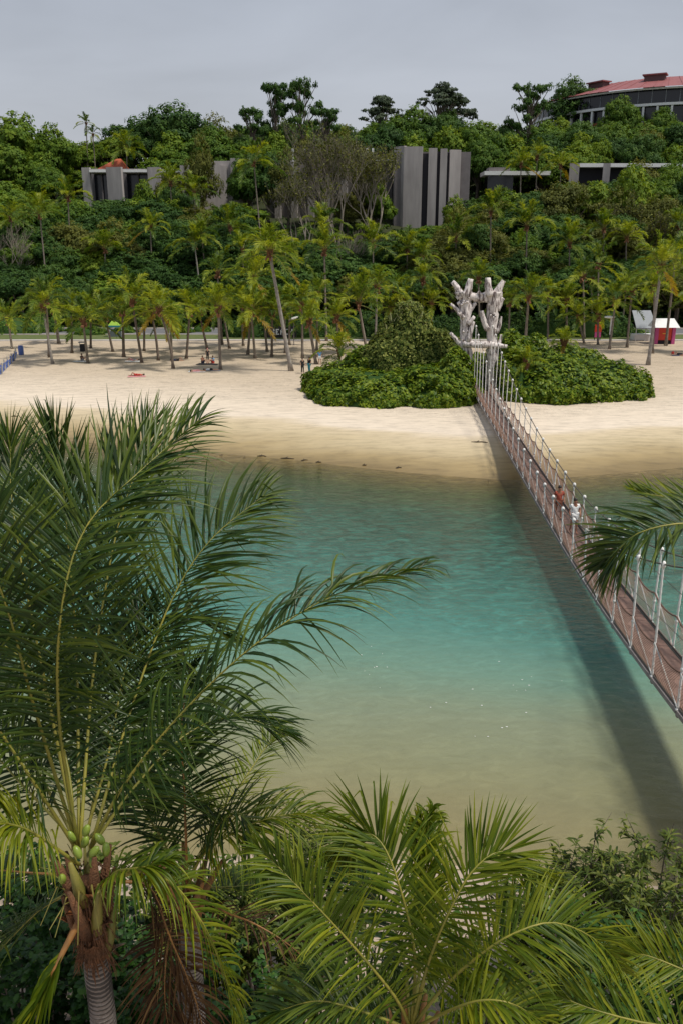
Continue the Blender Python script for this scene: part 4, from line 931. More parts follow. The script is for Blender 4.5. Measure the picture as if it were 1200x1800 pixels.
for i in range(n):
    aa, ab = 2*math.pi*i/n, 2*math.pi*(i+1)/n; e = 1.2
    mb.add([((RB+e)*math.cos(aa), (RB+e)*math.sin(aa), zr), ((RB+e)*math.cos(ab), (RB+e)*math.sin(ab), zr), (30*math.cos(ab), 30*math.sin(ab), zr+5.2), (30*math.cos(aa), 30*math.sin(aa), zr+5.2)], [(0, 1, 2, 3)])
    mb.box(30.2, RB+e, -.07, .07, 0, .12, M=Matrix.Rotation(aa, 4, 'Z') @ Matrix.Translation((0, 0, 0)) @ Matrix(((1, 0, 0, 0), (0, 1, 0, 0), (-5.2/(RB+e-30), 0, 1, zr+5.2+30*5.2/(RB+e-30)), (0, 0, 0, 1))))
mb.build('roof', RROOF, B4)
for aa_ in (R(212), R(243)):
    mb = MB(); mb.box(33, 36, -3, 3, zr+1.2, zr+5.0, M=Matrix.Rotation(aa_, 4, 'Z')); mb.build('roof_dormer', mat('dormer_dark', (.10, .05, .05), .7), B4); mb = MB(); mb.box(32.5, 36.6, -3.5, 3.5, zr+5.0, zr+5.35, M=Matrix.Rotation(aa_, 4, 'Z')); mb.build('dormer_roof', RROOF, B4)
mb = MB(); ring(mb, RB-1.6, RB-1.4, zr-9.5, zr-.1, 0, 2*math.pi, 72); mb.build('glass_wall', DARKGL, B4); mb = MB(); ring(mb, RB-2.6, RB-1.9, zr-26, zr-9.55, 0, 2*math.pi, 48); mb.build('base_wall', CONC2, B4); mb = MB(); ring(mb, 2, RB-1.7, zr-.6, zr-.3, 0, 2*math.pi, 48); mb.build('ceiling_slab', CONC2, B4)
mb = MB(); ring(mb, RB-.9, RB+.2, zr-4.9, zr-4.2, 0, 2*math.pi, 72); ring(mb, RB-.3, RB+.3, zr-.5, zr-.05, 0, 2*math.pi, 72); mb.build('balcony_band', WHITE, B4)
mb = MB(); ring(mb, RB-1.3, RB-1.1, zr-9.4, zr-8.3, R(190), R(240), 20); mb.build('terracotta_parapet', mat('terracotta_wall', (.30, .08, .04), .8), B4)
for i in range(26):
    aa_ = R(172+i*5.0); mb = MB(); mb.box(RB-.7, RB-.1, -.3, .3, zr-10, zr-4.9, M=Matrix.Rotation(aa_, 4, 'Z')); mb.build('column', WHITE, B4)
    mb = MB(); mb.box(RB-1.38, RB-1.25, -.08, .08, zr-4.2, zr-.5, M=Matrix.Rotation(aa_+R(2.5), 4, 'Z')); mb.build('window_mullion', SHEETG, B4)
mb = MB(); ring(mb, RB-1.0, RB-.2, zr-10, zr-4.9, R(176), R(189), 5); mb.build('end_wall', WHITE, B4)
B5 = empty('flat_roof_pavilion', (41, 222, 20)); tag(B5, 'small dark pavilion with flat white roof edge right of the concrete building', 'building')
p = aty(852, 300, 220); q = aty(905, 345, 220)
mb = MB(); mb.box(p.x-41+1, p.x-41+7.2, 0, 5, -6, p.z-20-.9); mb.build('glass_wall', DARKGL, B5)
mb = MB(); mb.box(p.x-41, p.x-41+16, -1, 6, p.z-20-.9, p.z-20); mb.build('roof_slab', WHITE, B5)
mb = MB(); mb.box(p.x-41+1.2, p.x-41+6.3, 0, 4, p.z-20+.003, p.z-20+.9); mb.build('roof_plant_room', CONC2, B5)
B6 = empty('long_terrace_wing', (85, 222, 20)); tag(B6, 'long low concrete wing with thin white roof line on the right hillside', 'building')
for a_, b_ in ((1001, 1014), (1060, 1068)):
    p = aty(a_, 287, 219); q = aty(b_, 330, 219); W_('wall_fin', (p.x, 219), (q.x, 218.6), .9, 14, p.z, CONC, B6)
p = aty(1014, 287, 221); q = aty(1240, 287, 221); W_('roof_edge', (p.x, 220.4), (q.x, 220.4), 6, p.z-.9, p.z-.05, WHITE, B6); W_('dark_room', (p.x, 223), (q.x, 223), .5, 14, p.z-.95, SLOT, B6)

# ---------------------------------------------------------------- kiosks, sign, lamps, beach furniture
def at_ground(px, row): p = onz(px, row, 1.25); p.z = ground(p.x, p.y); return p
K1 = empty('grey_roofed_shelter', at_ground(1130, 598)); tag(K1, 'shelter with large grey sloping roof sheet beside the red kiosk', 'shelter')
y0 = K1.location.y; s_ = y0/1480.0
mb = MB(); mb.add([(-18*s_, -1, 1.9), (17*s_, -1, 1.9), (16*s_, 2.2, 4.2), (-16*s_, 2.2, 4.2)]+[(-18*s_, -1, 1.8), (17*s_, -1, 1.8), (16*s_, 2.2, 4.1), (-16*s_, 2.2, 4.1)], [(0, 1, 2, 3), (7, 6, 5, 4), (0, 4, 5, 1), (1, 5, 6, 2), (2, 6, 7, 3), (3, 7, 4, 0)]); mb.build('roof_sheet', SHEETG, K1)
for x_ in (-1.4, 0, 1.3): mb = MB(); mb.tube([(x_, -.6, 0), (x_, -.6, 1.95)], .06, 6); mb.build('post', WHITE, K1)
mb = MB(); mb.box(-1.5, 1.4, -.2, 1.6, .0, .9); mb.build('counter', WHITE, K1)
K2 = empty('red_kiosk', at_ground(1166, 604)); tag(K2, 'small red and magenta kiosk with white pitched roof near the right edge', 'kiosk')
mb = MB(); mb.box(-.95, .95, 0, 1.6, .55, 2.35); mb.build('red_panel', REDP, K2)
for x_ in (-1.42, .98): mb = MB(); mb.box(x_, x_+.46, -.15, 1.7, 0, 2.35); mb.build('side_wall', MAGP, K2)
mb = MB(); mb.box(-.9, .9, .2, 1.5, 0, .5); mb.build('base', SLOT, K2)
mb = MB(); mb.add([(-1.75, -.8, 2.36), (1.75, -.8, 2.36), (1.45, 1.0, 3.5), (-1.45, 1.0, 3.5), (-1.75, 2.4, 2.36), (1.75, 2.4, 2.36)], [(0, 1, 2, 3), (3, 2, 5, 4), (0, 3, 4), (1, 5, 2), (0, 4, 5, 1)]); mb.build('roof', WHITE, K2)
mb = MB(); mb.box(-.35, .45, -.03, -.004, 1.42, 1.52); mb.build('yellow_lettering_strip', mat('yellow_strip', (.75, .45, .06), .5), K2)
S1 = empty('magenta_sign', at_ground(1049, 598)); tag(S1, 'small magenta and red sign board on posts beside the short bright palm', 'sign')
mb = MB(); mb.box(-.5, .5, 0, .12, 1.3, 2.4); mb.build('panel', REDP, S1); mb = MB(); mb.box(-.45, .45, .02, .1, .5, 1.29); mb.build('lower_panel', MAGP, S1)
for x_ in (-.46, .36): mb = MB(); mb.box(x_, x_+.1, .12, .2, 0, 1.6); mb.build('post', SLOT, S1)
LMP = mat('lamp_white', (.80, .80, .78), .4)
for px, row, hrow, oval, lab in ((1069, 612, 558, 0, 'white street lamp with round disc head at the right hedge end'), (517, 606, 560, 1, 'street lamp with tilted white oval head behind the leaning palm')):
    p = at_ground(px, row); h = aty(px, hrow, p.y).z-p.z; o = empty('street_lamp', p); tag(o, lab, 'street lamp', 'street lamps along the beach')
    mb = MB(); mb.tube([(0, 0, 0), (0, 0, h*.45)], .06, 8); mb.build('lower_pole', SLOT if not oval else CONC2, o); mb = MB(); mb.tube([(0, 0, h*.45), (0, 0, h)], .11 if not oval else .05, 8); mb.build('pole', LMP if not oval else CONC2, o)
    mb = MB(); mb.ell((0 if oval else -.25, 0, h+.05), .75, .6, .17, 16, 6, M=Matrix.Rotation(R(-18 if oval else 0), 3, 'Y')); mb.build('lamp_head', LMP, o, True)
# white lettered board
o = empty('lettered_board', (-12, 131.6, 1.4)); p = aty(496, 585, 131.6); o.location = p; o.location.z -= .55
tag(o, 'dark board with a row of small white block letters behind the palms', 'sign')
mb = MB(); mb.box(-2.2, 2.2, 0, .12, -.3, 1.5); mb.build('board', SLOT, o)
LT = {'B': ['111', '101', '110', '101', '111'], 'E': ['111', '100', '110', '100', '111'], 'A': ['010', '101', '111', '101', '101'], 'C': ['111', '100', '100', '100', '111'], 'H': ['101', '101', '111', '101', '101']}
mb = MB()
for i, ch in enumerate('BEACH'):
    for r_, line in enumerate(LT[ch]):
        for c_, v in enumerate(line):
            if v == '1': x_ = -1.6+i*.68+c_*.165; z_ = .95-r_*.17; mb.box(x_, x_+.16, -.05, -.005, z_, z_+.165)
mb.build('letters', WHITE, o)
# teal stall at left
o = empty('small_stall', at_ground(203, 592)); tag(o, 'small stall with teal canopy and yellow green top beside the road at left', 'stall')
mb = MB(); mb.box(-1.2, 1.2, 0, 1.2, 1.5, 1.75); mb.build('canopy', mat('teal_canvas', (.03, .22, .28), .7), o)
mb = MB(); mb.add([(-1.0, 0, 1.753), (.9, 0, 1.753), (.9, 1, 1.753), (-1.0, 1, 1.753), (-.3, .5, 2.6)], [(0, 1, 4), (1, 2, 4), (2, 3, 4), (3, 0, 4)]); mb.build('top_banner', mat('lime_canvas', (.30, .48, .05), .7), o)
for x_ in (-1.1, 1.0): mb = MB(); mb.box(x_, x_+.1, .1, .2, 0, 1.5); mb.build('post', WHITE, o)
mb = MB(); mb.box(-.9, .9, .3, .9, 0, .8); mb.build('counter', SHEETG, o)
o = empty('litter_bin', at_ground(146, 616)); tag(o, 'dark litter bin with pale top standing on the sand by the palms', 'litter bin')
mb = MB(); mb.tube([(0, 0, 0), (0, 0, .95)], [.33, .38], 12); mb.build('body', SLOT, o); mb = MB(); mb.box(-.42, .42, -.3, .3, 1.15, 1.27); mb.build('lid', SHEETG, o)
for x_ in (-.36, .30): mb = MB(); mb.box(x_, x_+.06, -.04, .04, 0, 1.15); mb.build('support', SHEETG, o)
# blue netting fence with pale posts at left
BLUE = mat('blue_netting', (.05, .10, .36), .8, var=(.12, .17, .36), scale=3, bump=.6)
o = empty('blue_net_fence', at_ground(10, 640)); tag(o, 'low blue netting fence with pale leaning posts at the left edge of the beach', 'fence')
A_ = at_ground(-6, 662)-o.location; B_ = at_ground(28, 628)-o.location
for k_ in range(7):
    f = k_/6; q = A_.lerp(B_, f); q2 = A_.lerp(B_, min(1, f+1/6)); z = .05
    mb = MB(); mb.tube([(q.x, q.y+.5, -.1), (q.x-.15*random.uniform(-1, 1), q.y+.5, 1.25)], .09, 6); mb.build('post', mat('pale_post', (.42, .40, .36), .9) if k_ == 0 else bpy.data.materials['pale_post'], o)
    if k_ < 6:
        mb = MB(); nn_ = 6; pts = []
        for a_ in range(nn_+1):
            for b_ in range(4):
                g_ = a_/nn_; P_ = q.lerp(q2, g_); hgt_ = .95-.25*math.sin(math.pi*g_)+.12*random.uniform(-1, 1)
                pts.append((P_.x+.12*math.sin(a_*2.2+b_), P_.y+.25*math.sin(a_*1.7)+.45*b_/3, hgt_*b_/3+.02))
        mb.add(pts, [(a_*4+b_, (a_+1)*4+b_, (a_+1)*4+b_+1, a_*4+b_+1) for a_ in range(nn_) for b_ in range(3)]); mb.build('net_panel', BLUE, o)
o = empty('blue_bin', at_ground(38, 622)); tag(o, 'upright blue barrel at the end of the blue netting', 'barrel'); mb = MB(); mb.tube([(0, 0, 0), (0, 0, .1), (0, 0, 1.0), (0, 0, 1.1)], [.3, .34, .34, .28], 12); mb.build('body', BLUE, o, True); mb = MB(); mb.tube([(0, 0, 1.1), (0, 0, 1.2)], .3, 12); mb.build('lid', BLUE, o)

# ---------------------------------------------------------------- people
SKIN = mat('skin', (.42, .23, .15), .6); SKIN2 = mat('skin_tanned', (.33, .15, .09), .6); HAIR = mat('dark_hair', (.02, .014, .01), .5)
CL = {k_: mat('cloth_'+k_, v, .85) for k_, v in dict(black=(.012, .012, .015), white=(.75, .75, .74), red=(.45, .04, .03), navy=(.02, .03, .08), blue=(.12, .35, .62), pink=(.55, .25, .25), brown=(.20, .07, .04), grey=(.25, .25, .27), teal=(.05, .30, .36)).items()}
def skin(name, V_, E_, Rd, m, parent, root=0, sub=1):
    me = bpy.data.meshes.new(name); me.from_pydata([tuple(v) for v in V_], E_, []); me.materials.append(m)
    o = link(name, me, parent); o.modifiers.new('skin', 'SKIN')
    sl = me.skin_vertices[0].data if me.skin_vertices else None
    if sl is None: me.attributes; 
    for i, r_ in enumerate(Rd):
        sl[i].radius = (r_, r_) if isinstance(r_, float) else r_; sl[i].use_root = (i == root)
    sm = o.modifiers.new('sub', 'SUBSURF'); sm.levels = sub; sm.render_levels = sub
    return o
def person(loc, rz, pose, label, top, bottom, sk=None, hair=HAIR, group=None, s=1.0, legs_cov=False):
    o = empty('person', loc, rz); o.scale = (s, s, s); tag(o, label, 'person', group); sk = sk or SKIN
    # joints facing -y: pelvis, waist, chest, neckbase, neck, head, crown, (shoulder, elbow, wrist, fingers)x2, (hip, knee, ankle, toe)x2
    if pose in ('stand', 'walk'):
        st = .16 if pose == 'walk' else .03; J = dict(pel=(0, 0, .93), wa=(0, 0, 1.08), ch=(0, 0, 1.28), nb=(0, 0, 1.42), hd=(0, -.02, 1.54), cr=(0, -.015, 1.66))
        for sd, n_ in ((1, 'l'), (-1, 'r')):
            J['s'+n_] = (.18*sd, 0, 1.38); J['e'+n_] = (.25*sd, .03, 1.12); J['w'+n_] = (.24*sd, -.12*(1 if sd > 0 else .5)-.05, .92); J['f'+n_] = (.23*sd, -.2*(1 if sd > 0 else .6), .82)
            J['h'+n_] = (.09*sd, 0, .90); J['k'+n_] = (.10*sd, -.04-st*sd*.5, .50); J['a'+n_] = (.10*sd, st*sd*-1.0+.02, .09); J['t'+n_] = (.11*sd, st*sd*-1.0-.15, .035)
    elif pose == 'sit':
        J = dict(pel=(0, 0, .13), wa=(0, .04, .28), ch=(0, .06, .48), nb=(0, .03, .62), hd=(0, -.02, .73), cr=(0, -.03, .85))
        for sd, n_ in ((1, 'l'), (-1, 'r')):
            J['s'+n_] = (.18*sd, .04, .57); J['e'+n_] = (.25*sd, -.12, .40); J['w'+n_] = (.15*sd, -.33, .42); J['f'+n_] = (.08*sd, -.42, .44)
            J['h'+n_] = (.09*sd, -.02, .12); J['k'+n_] = (.14*sd, -.42, .48); J['a'+n_] = (.12*sd, -.72, .09); J['t'+n_] = (.12*sd, -.88, .04)
    else:
        J = dict(pel=(0, 0, .12), wa=(0, .16, .12), ch=(0, .38, .14), nb=(0, .52, .14), hd=(0, .66, .15), cr=(0, .78, .16))
        for sd, n_ in ((1, 'l'), (-1, 'r')):
            J['s'+n_] = (.18*sd, .48, .13); J['e'+n_] = (.36*sd, .36+.2*(sd < 0), .07); J['w'+n_] = (.34*sd, .12+.62*(sd < 0), .06); J['f'+n_] = (.32*sd, .04+.78*(sd < 0), .05)
            kz = .42 if (sd > 0 and pose == 'lieknee') else .09
            J['h'+n_] = (.09*sd, -.04, .11); J['k'+n_] = (.12*sd, -.42, kz); J['a'+n_] = (.13*sd, -.80 if kz < .2 else -.60, .07); J['t'+n_] = (.14*sd, -.93 if kz < .2 else -.76, .13 if kz < .2 else .04)
    keys = list(J); id_ = {k_: i for i, k_ in enumerate(keys)}
    Rd = dict(pel=.13, wa=.115, ch=.14, nb=.06, hd=.085, cr=.07, s=.055, e=.042, w=.03, f=.022, h=.09, k=.058, a=.038, t=.03)
    E_ = [('pel', 'wa'), ('wa', 'ch'), ('ch', 'nb'), ('nb', 'hd'), ('hd', 'cr')]
    for n_ in 'lr': E_ += [('ch', 's'+n_), ('s'+n_, 'e'+n_), ('e'+n_, 'w'+n_), ('w'+n_, 'f'+n_), ('pel', 'h'+n_), ('h'+n_, 'k'+n_), ('k'+n_, 'a'+n_), ('a'+n_, 't'+n_)]
    rad = lambda k_: Rd[k_] if k_ in Rd else Rd[k_[0]]
    b_ = skin('body', [J[k_] for k_ in keys], [(id_[a_], id_[c_]) for a_, c_ in E_], [rad(k_) for k_ in keys], sk, o)
    def wear(name, ks, es, infl, m, cut=None):
        ks2 = list(ks); V_ = [Vector(J[k_]) for k_ in ks2]
        if cut:
            for k_, f, to in cut: V_[ks2.index(to)] = Vector(J[k_]).lerp(Vector(J[to]), f)
        skin(name, V_, [(ks2.index(a_), ks2.index(c_)) for a_, c_ in es], [rad(k_)+infl for k_ in ks2], m, o)
    if top is not None: wear('shirt', ['ch', 'wa', 'pel', 'sl', 'sr', 'el', 'er'], [('ch', 'wa'), ('wa', 'pel'), ('ch', 'sl'), ('ch', 'sr'), ('sl', 'el'), ('sr', 'er')], .022, top, [('sl', .6, 'el'), ('sr', .6, 'er')])
    if bottom is not None:
        ks = ['pel', 'hl', 'hr', 'kl', 'kr']; es = [('pel', 'hl'), ('pel', 'hr'), ('hl', 'kl'), ('hr', 'kr')]
        if legs_cov: ks += ['al', 'ar']; es += [('kl', 'al'), ('kr', 'ar')]
        wear('trousers' if legs_cov else 'shorts', ks, es, .02, bottom, None if legs_cov else [('hl', .7, 'kl'), ('hr', .7, 'kr')])
    c = Vector(J['hd']).lerp(Vector(J['cr']), .6); back = Vector((0, .03, .02)) if pose in ('stand', 'walk', 'sit') else Vector((0, .03, 0))
    hb = MB(); hb.ell(c+back, .095, .10, .105, 10, 7); hb.build('hair', hair, o, True)
    nb_ = MB(); f_ = Vector(J['hd'])+(Vector((0, -.09, .02)) if pose in ('stand', 'walk', 'sit') else Vector((0, 0, .09))); nb_.ell(f_, .018, .025, .03, 6, 4); nb_.build('nose', sk, o, True)
    return o
def gp(px, row): p = onz(px, row, 1.0); p.z = ground(p.x, p.y); return p
def towel(px, row, rz, m, lab, w=.9, l=1.9):
    p = gp(px, row); mb = MB(); n_ = 8
    pts = [(-w/2+w*i/n_, -l/2+l*j/n_, .015+.015*noise.noise(Vector((i*.9, j*.9, px)))) for j in range(n_+1) for i in range(n_+1)]
    mb.add(pts, [(j*(n_+1)+i, j*(n_+1)+i+1, (j+1)*(n_+1)+i+1, (j+1)*(n_+1)+i) for j in range(n_) for i in range(n_)])
    mb.add([(x_, y_, z_-.018) for x_, y_, z_ in pts], [(j*(n_+1)+i, (j+1)*(n_+1)+i, (j+1)*(n_+1)+i+1, j*(n_+1)+i+1) for j in range(n_) for i in range(n_)])
    o = mb.build('towel', m, None); o.location = p+Vector((0, 0, .025)); o.rotation_euler = (0, 0, rz); tag(o, lab, 'towel'); return o
person(gp(532, 658), R(30), 'stand', 'person standing in black clothes, left of the pair by the hedge', CL['black'], CL['black'], legs_cov=True)
person(gp(544, 656), R(-40), 'stand', 'person in black top and teal wrap standing beside the left hedge', CL['black'], CL['teal'], legs_cov=True)
person(gp(562, 643), R(10), 'stand', 'person in pale blue shirt half hidden behind the hedge palm', CL['blue'], CL['white'])
person(gp(357, 640), R(60), 'sit', 'person in brown red top sitting, left of the seated group', CL['brown'], CL['navy'])
person(gp(366, 637), R(0), 'stand', 'person in dark clothes and pink cap standing in the middle of the group', CL['black'], CL['black'], hair=CL['pink'], s=.92, legs_cov=True)
person(gp(375, 640), R(-50), 'sit', 'person in pale blue top sitting, right of the seated group', CL['blue'], CL['red'])
towel(366, 642, R(80), CL['black'], 'dark mat under the seated group', 1.3, 2.6)
towel(347, 655, R(88), CL['white'], 'white towel under the left one of two lying sunbathers'); person(gp(348, 655), R(95), 'lie', 'sunbather in pink lying on white towel, left of the lying pair', CL['pink'], CL['pink'])
towel(374, 653, R(85), CL['grey'], 'grey blue towel under the right one of two lying sunbathers'); person(gp(371, 653), R(92), 'lie', 'sunbather in black and white lying, right of the lying pair', CL['white'], CL['black'])
towel(143, 637, R(84), CL['white'], 'white towel of the sunbather leaning by the palm'); person(gp(145, 636), R(75), 'sit', 'dark haired person sitting on white towel beside a palm trunk', CL['black'], CL['grey'], sk=SKIN2)
towel(234, 637, R(85), CL['white'], 'white towel near the large full crowned palm'); person(gp(234, 636), R(-95), 'lieknee', 'sunbather in grey pink lying on a white towel under the palms', CL['grey'], CL['pink'])
person(gp(312, 636), R(95), 'lieknee', 'sunbather in dark clothes lying beside the curved palm trunk', CL['navy'], CL['black'])
person(gp(241, 662), R(-80), 'lieknee', 'tanned sunbather in red lying alone on open sand', CL['red'], CL['red'], sk=SKIN2); towel(241, 663, R(-82), CL['pink'], 'pinkish towel lying alone on open sand')
person(gp(1192, 626), R(-90), 'lieknee', 'person in black lying at the right edge of the beach', CL['black'], CL['black']); towel(1192, 627, R(-88), CL['navy'], 'dark towel at the right edge of the beach')
person(gp(1206, 628), R(-90), 'lieknee', 'second person in black lying just beyond the right edge', CL['black'], CL['black'])
mb = MB(); mb.ell((0, 0, .2), .22, .17, .2, 10, 6); mb.tube([(-.12, 0, .33), (0, 0, .52), (.12, 0, .33)], .02, 5); o = mb.build('beach_bag', CL['red'], None, True); o.location = gp(1181, 625); tag(o, 'red beach bag beside the people in black at the right edge', 'bag')
def bridge_pt(y_, f): return (bxl(y_)+BW*f, y_, bz(y_)+.005)
person(bridge_pt(38.4, .60), R(5), 'walk', 'person in white shirt and pale shorts walking on the rope bridge', CL['white'], CL['white'], sk=SKIN2)
person(bridge_pt(40.6, .35), R(0), 'walk', 'person in red top walking on the rope bridge behind the white shirt', mat('cloth_rust', (.34, .07, .04), .85), CL['brown'], sk=SKIN2)
# driftwood pieces and seaweed clumps on the wet sand
DEB = mat('wet_driftwood', (.05, .035, .02), .8)
for i, (px, row, L_) in enumerate([(842, 770, 1.2), (833, 828, .9), (996, 820, 2.0), (25, 722, .6), (130, 757, .5), (345, 775, 1.1), (390, 777, 1.0), (430, 780, .5), (460, 779, .7), (505, 783, 1.0), (540, 800, .7), (545, 797, .5), (560, 789, .4), (700, 800, .4), (712, 818, .6), (745, 815, .5), (780, 822, .6), (535, 786, .5), (640, 795, .3), (478, 787, .4), (370, 781, .4), (320, 762, .3), (600, 800, .3), (860, 820, .35), (900, 778, .4), (810, 838, .5), (330, 779, .5), (412, 784, .4), (520, 795, .6), (575, 806, .45), (655, 812, .5), (690, 822, .4), (765, 830, .5), (1010, 838, .5)]):
    p = gp(px, row); p.z = ground(p.x, p.y); mb = MB(); a = random.uniform(-.4, .4)
    pts = [(-L_/2, 0, .02), (-L_*.15, .1*L_*random.uniform(-1, 1), .05), (L_*.15, .1*random.uniform(-1, 1), .03), (L_/2, .15*L_*random.uniform(-1, 1), .04)]
    mb.tube(pts, [.02, .045, .05, .02], 6); mb.tube([pts[1], (pts[1][0]+.15*L_, .2*L_, .12)], [.04, .015], 5)
    o = mb.build('driftwood_stick', DEB, None, True); o.location = p; o.rotation_euler = (0, 0, a); tag(o, 'long dark driftwood branch on the sand right of the bridge' if i == 2 else 'dark driftwood stick on the sand just left of the bridge' if i == 0 else 'small dark driftwood piece washed up on the wet sand', 'driftwood', None if i in (0, 2) else 'driftwood pieces on the wet sand')

# ---------------------------------------------------------------- foreground palms
def fr(parent, pts, n=110, L=.85, W=.026, m=F_DARK, rm=RACHIS, r0=.021, **kw):
    """frond through (px, row, depth) points"""
    o0 = parent.location; P = [tuple(atd(a_, b_, d_)-o0) for a_, b_, d_ in pts]
    kw.setdefault('fold', True); kw.setdefault('k', 6); kw.setdefault('jit', .17)
    if m is F_DARK: kw['droop'] = kw.get('droop', .9)*.8; W *= 1.2
    mb, (V, Fq, rn) = frond_geo(P, n=n*(DENS if m is F_DARK else .78), L=L*(1 if m is F_DARK else .94), W=W*.92, r0=r0, crom_=True, **kw)
    f = mb.build('frond', rm, parent, True)
    lf = link('leaflets', setmesh('leaflets', V, [Fq], m, rn, True), f); lf['kind'] = 'stuff'; return f
def near_palm(name, px, row, d, lab, trunk_r=.13, lean=(0, 0)):
    c = atd(px, row, d); o = empty(name, c); o.location = (c.x, c.y, c.z); tag(o, lab, 'palm tree', 'palms in the foreground'); h = c.z-1.0
    mb = MB(); n_ = int(h/.018); pts = []; rad = []
    for i in range(n_+1):
        t = i/n_; pts.append((lean[0]*(1-t)**1.5, lean[1]*(1-t)**1.5, -h*(1-t)-.15))
        ph = (i % 3); rad.append((trunk_r+.06*(1-t)**3)*(1.10 if ph == 0 else .955 if ph == 1 else 1.0)*(1+.012*noise.noise(Vector((0, 0, i*.8)))))
    mb.tube(pts, rad, 16); mb.build('trunk', RINGB, o, True); return o
# palm A : big left palm
A = near_palm('coconut_palm', 160, 1600, 8.7, 'big coconut palm with green coconuts at the lower left, closest to the camera', .125, lean=(.12, 0))
down = (0, 0, -1)
c = (140, 1500, 8.6); DENS = .74
fr(A, [c, (105, 1270, 8.0), (108, 1080, 7.6), (150, 930, 7.7), (245, 830, 8.0), (352, 737, 8.6)], n=150, L=1.02, droop=.55, wind=(.12, 0, -.1), up=(-.1, -1, .5), a0=70, a1=20)
fr(A, [c, (165, 1180, 9.2), (200, 960, 9.6), (235, 840, 9.8), (268, 745, 10.2)], n=120, L=1.0, droop=.12, wind=(.15, 0, .5), up=(0, -1, .3), a0=50, a1=14)
fr(A, [c, (135, 1150, 9.4), (120, 950, 9.6), (110, 840, 9.7), (95, 745, 9.8)], n=110, L=.9, droop=.05, wind=(.05, 0, .5), up=(0, -1, .3), a0=48, a1=14)
fr(A, [c, (80, 1200, 8.8), (40, 1000, 8.8), (20, 860, 9), (20, 770, 9.2)], n=110, L=.95, droop=.3, wind=(.1, 0, .15), up=(.3, -1, .3), a0=58, a1=18)
fr(A, [c, (60, 1240, 8.0), (10, 1060, 7.6), (-50, 930, 7.4), (-120, 850, 7.5)], n=120, L=1.0, droop=.8, up=(.3, -1, .8))
fr(A, [c, (30, 1330, 8.0), (-50, 1220, 7.8), (-150, 1150, 7.6)], n=90, L=.95, droop=1.2)
fr(A, [(160, 1490, 8.6), (215, 1385, 8.3), (310, 1265, 8.1), (440, 1140, 8.0), (580, 1050, 8.2), (742, 998, 8.6)], n=110, L=.95, droop=1.7, wind=(.35, 0, 0), up=(-.2, -.3, 1), a0=60, a1=16, gap=.03, m=F_DARK)
fr(A, [(160, 1490, 8.8), (230, 1250, 9.4), (300, 1060, 9.8), (370, 950, 10), (465, 870, 10.4)], n=120, L=1.15, droop=.7, wind=(.3, 0, 0), up=(.1, -1, .9), a0=66, a1=20)
if 0: fr(A, [(160, 1490, 8.7), (220, 1300, 9.3), (270, 1140, 9.8), (340, 1040, 10.1), (440, 990, 10.5)], n=110, L=1.05, droop=1.0, wind=(.2, 0, 0), up=(.1, -1, .9))
fr(A, [(160, 1490, 8.7), (240, 1380, 9.0), (330, 1290, 9.4), (420, 1260, 9.8), (500, 1290, 10)], n=100, L=1.0, droop=1.2, wind=(.15, 0, 0))
fr(A, [(150, 1490, 9.4), (190, 1290, 9.8), (250, 1150, 10.1), (330, 1090, 10.3), (400, 1120, 10.6)], n=100, L=1.0, droop=1.1, wind=(.15, 0, 0))
fr(A, [(130, 1495, 8.6), (120, 1350, 8.9), (70, 1200, 9.3), (0, 1130, 9.6), (-90, 1110, 9.8)], n=100, L=1.0, droop=1.0)
fr(A, [(140, 1520, 8.5), (60, 1465, 8.1), (10, 1447, 7.9), (-60, 1440, 7.7)], n=80, L=.85, droop=2.2, m=F_YG, up=(0, -.2, 1))
fr(A, [(140, 1540, 8.8), (60, 1535, 9.0), (-20, 1532, 9.3), (-100, 1560, 9.5)], n=60, L=.7, droop=2.0, m=F_DARK, rm=RACHIS_O)
fr(A, [(180, 1560, 8.4), (205, 1533, 8.3), (235, 1527, 8.2), (262, 1522, 8.2), (300, 1510, 8.2)], n=50, L=.62, W=.030, droop=2.4, m=F_YG, s0=.1, gap=.05)
fr(A, [(185, 1550, 8.5), (255, 1530, 8.4), (310, 1560, 8.4), (365, 1640, 8.5), (400, 1730, 8.7), (420, 1830, 8.9)], n=80, L=.7, droop=1.3, m=F_YG, r0=.03)
fr(A, [(185, 1550, 8.7), (262, 1560, 8.8), (300, 1650, 8.9), (345, 1760, 9), (370, 1880, 9)], n=70, L=.75, droop=1.2, m=F_BROWN, rm=RACHIS_O)
fr(A, [(150, 1600, 8.6), (108, 1680, 8.4), (75, 1750, 8.3), (30, 1830, 8.2)], n=50, L=.55, W=.05, droop=1.6, m=F_YG, a0=14, a1=8, rm=RACHIS_O, s0=.3, r0=.045)
fr(A, [(140, 1560, 9.0), (70, 1600, 9.6), (10, 1660, 10), (-60, 1740, 10.2)], n=80, L=.9, droop=1.0, m=F_DARK)
fr(A, [(150, 1480, 9.0), (215, 1420, 9.8), (300, 1400, 10.4), (380, 1440, 10.9)], n=80, L=.95, droop=1.1)
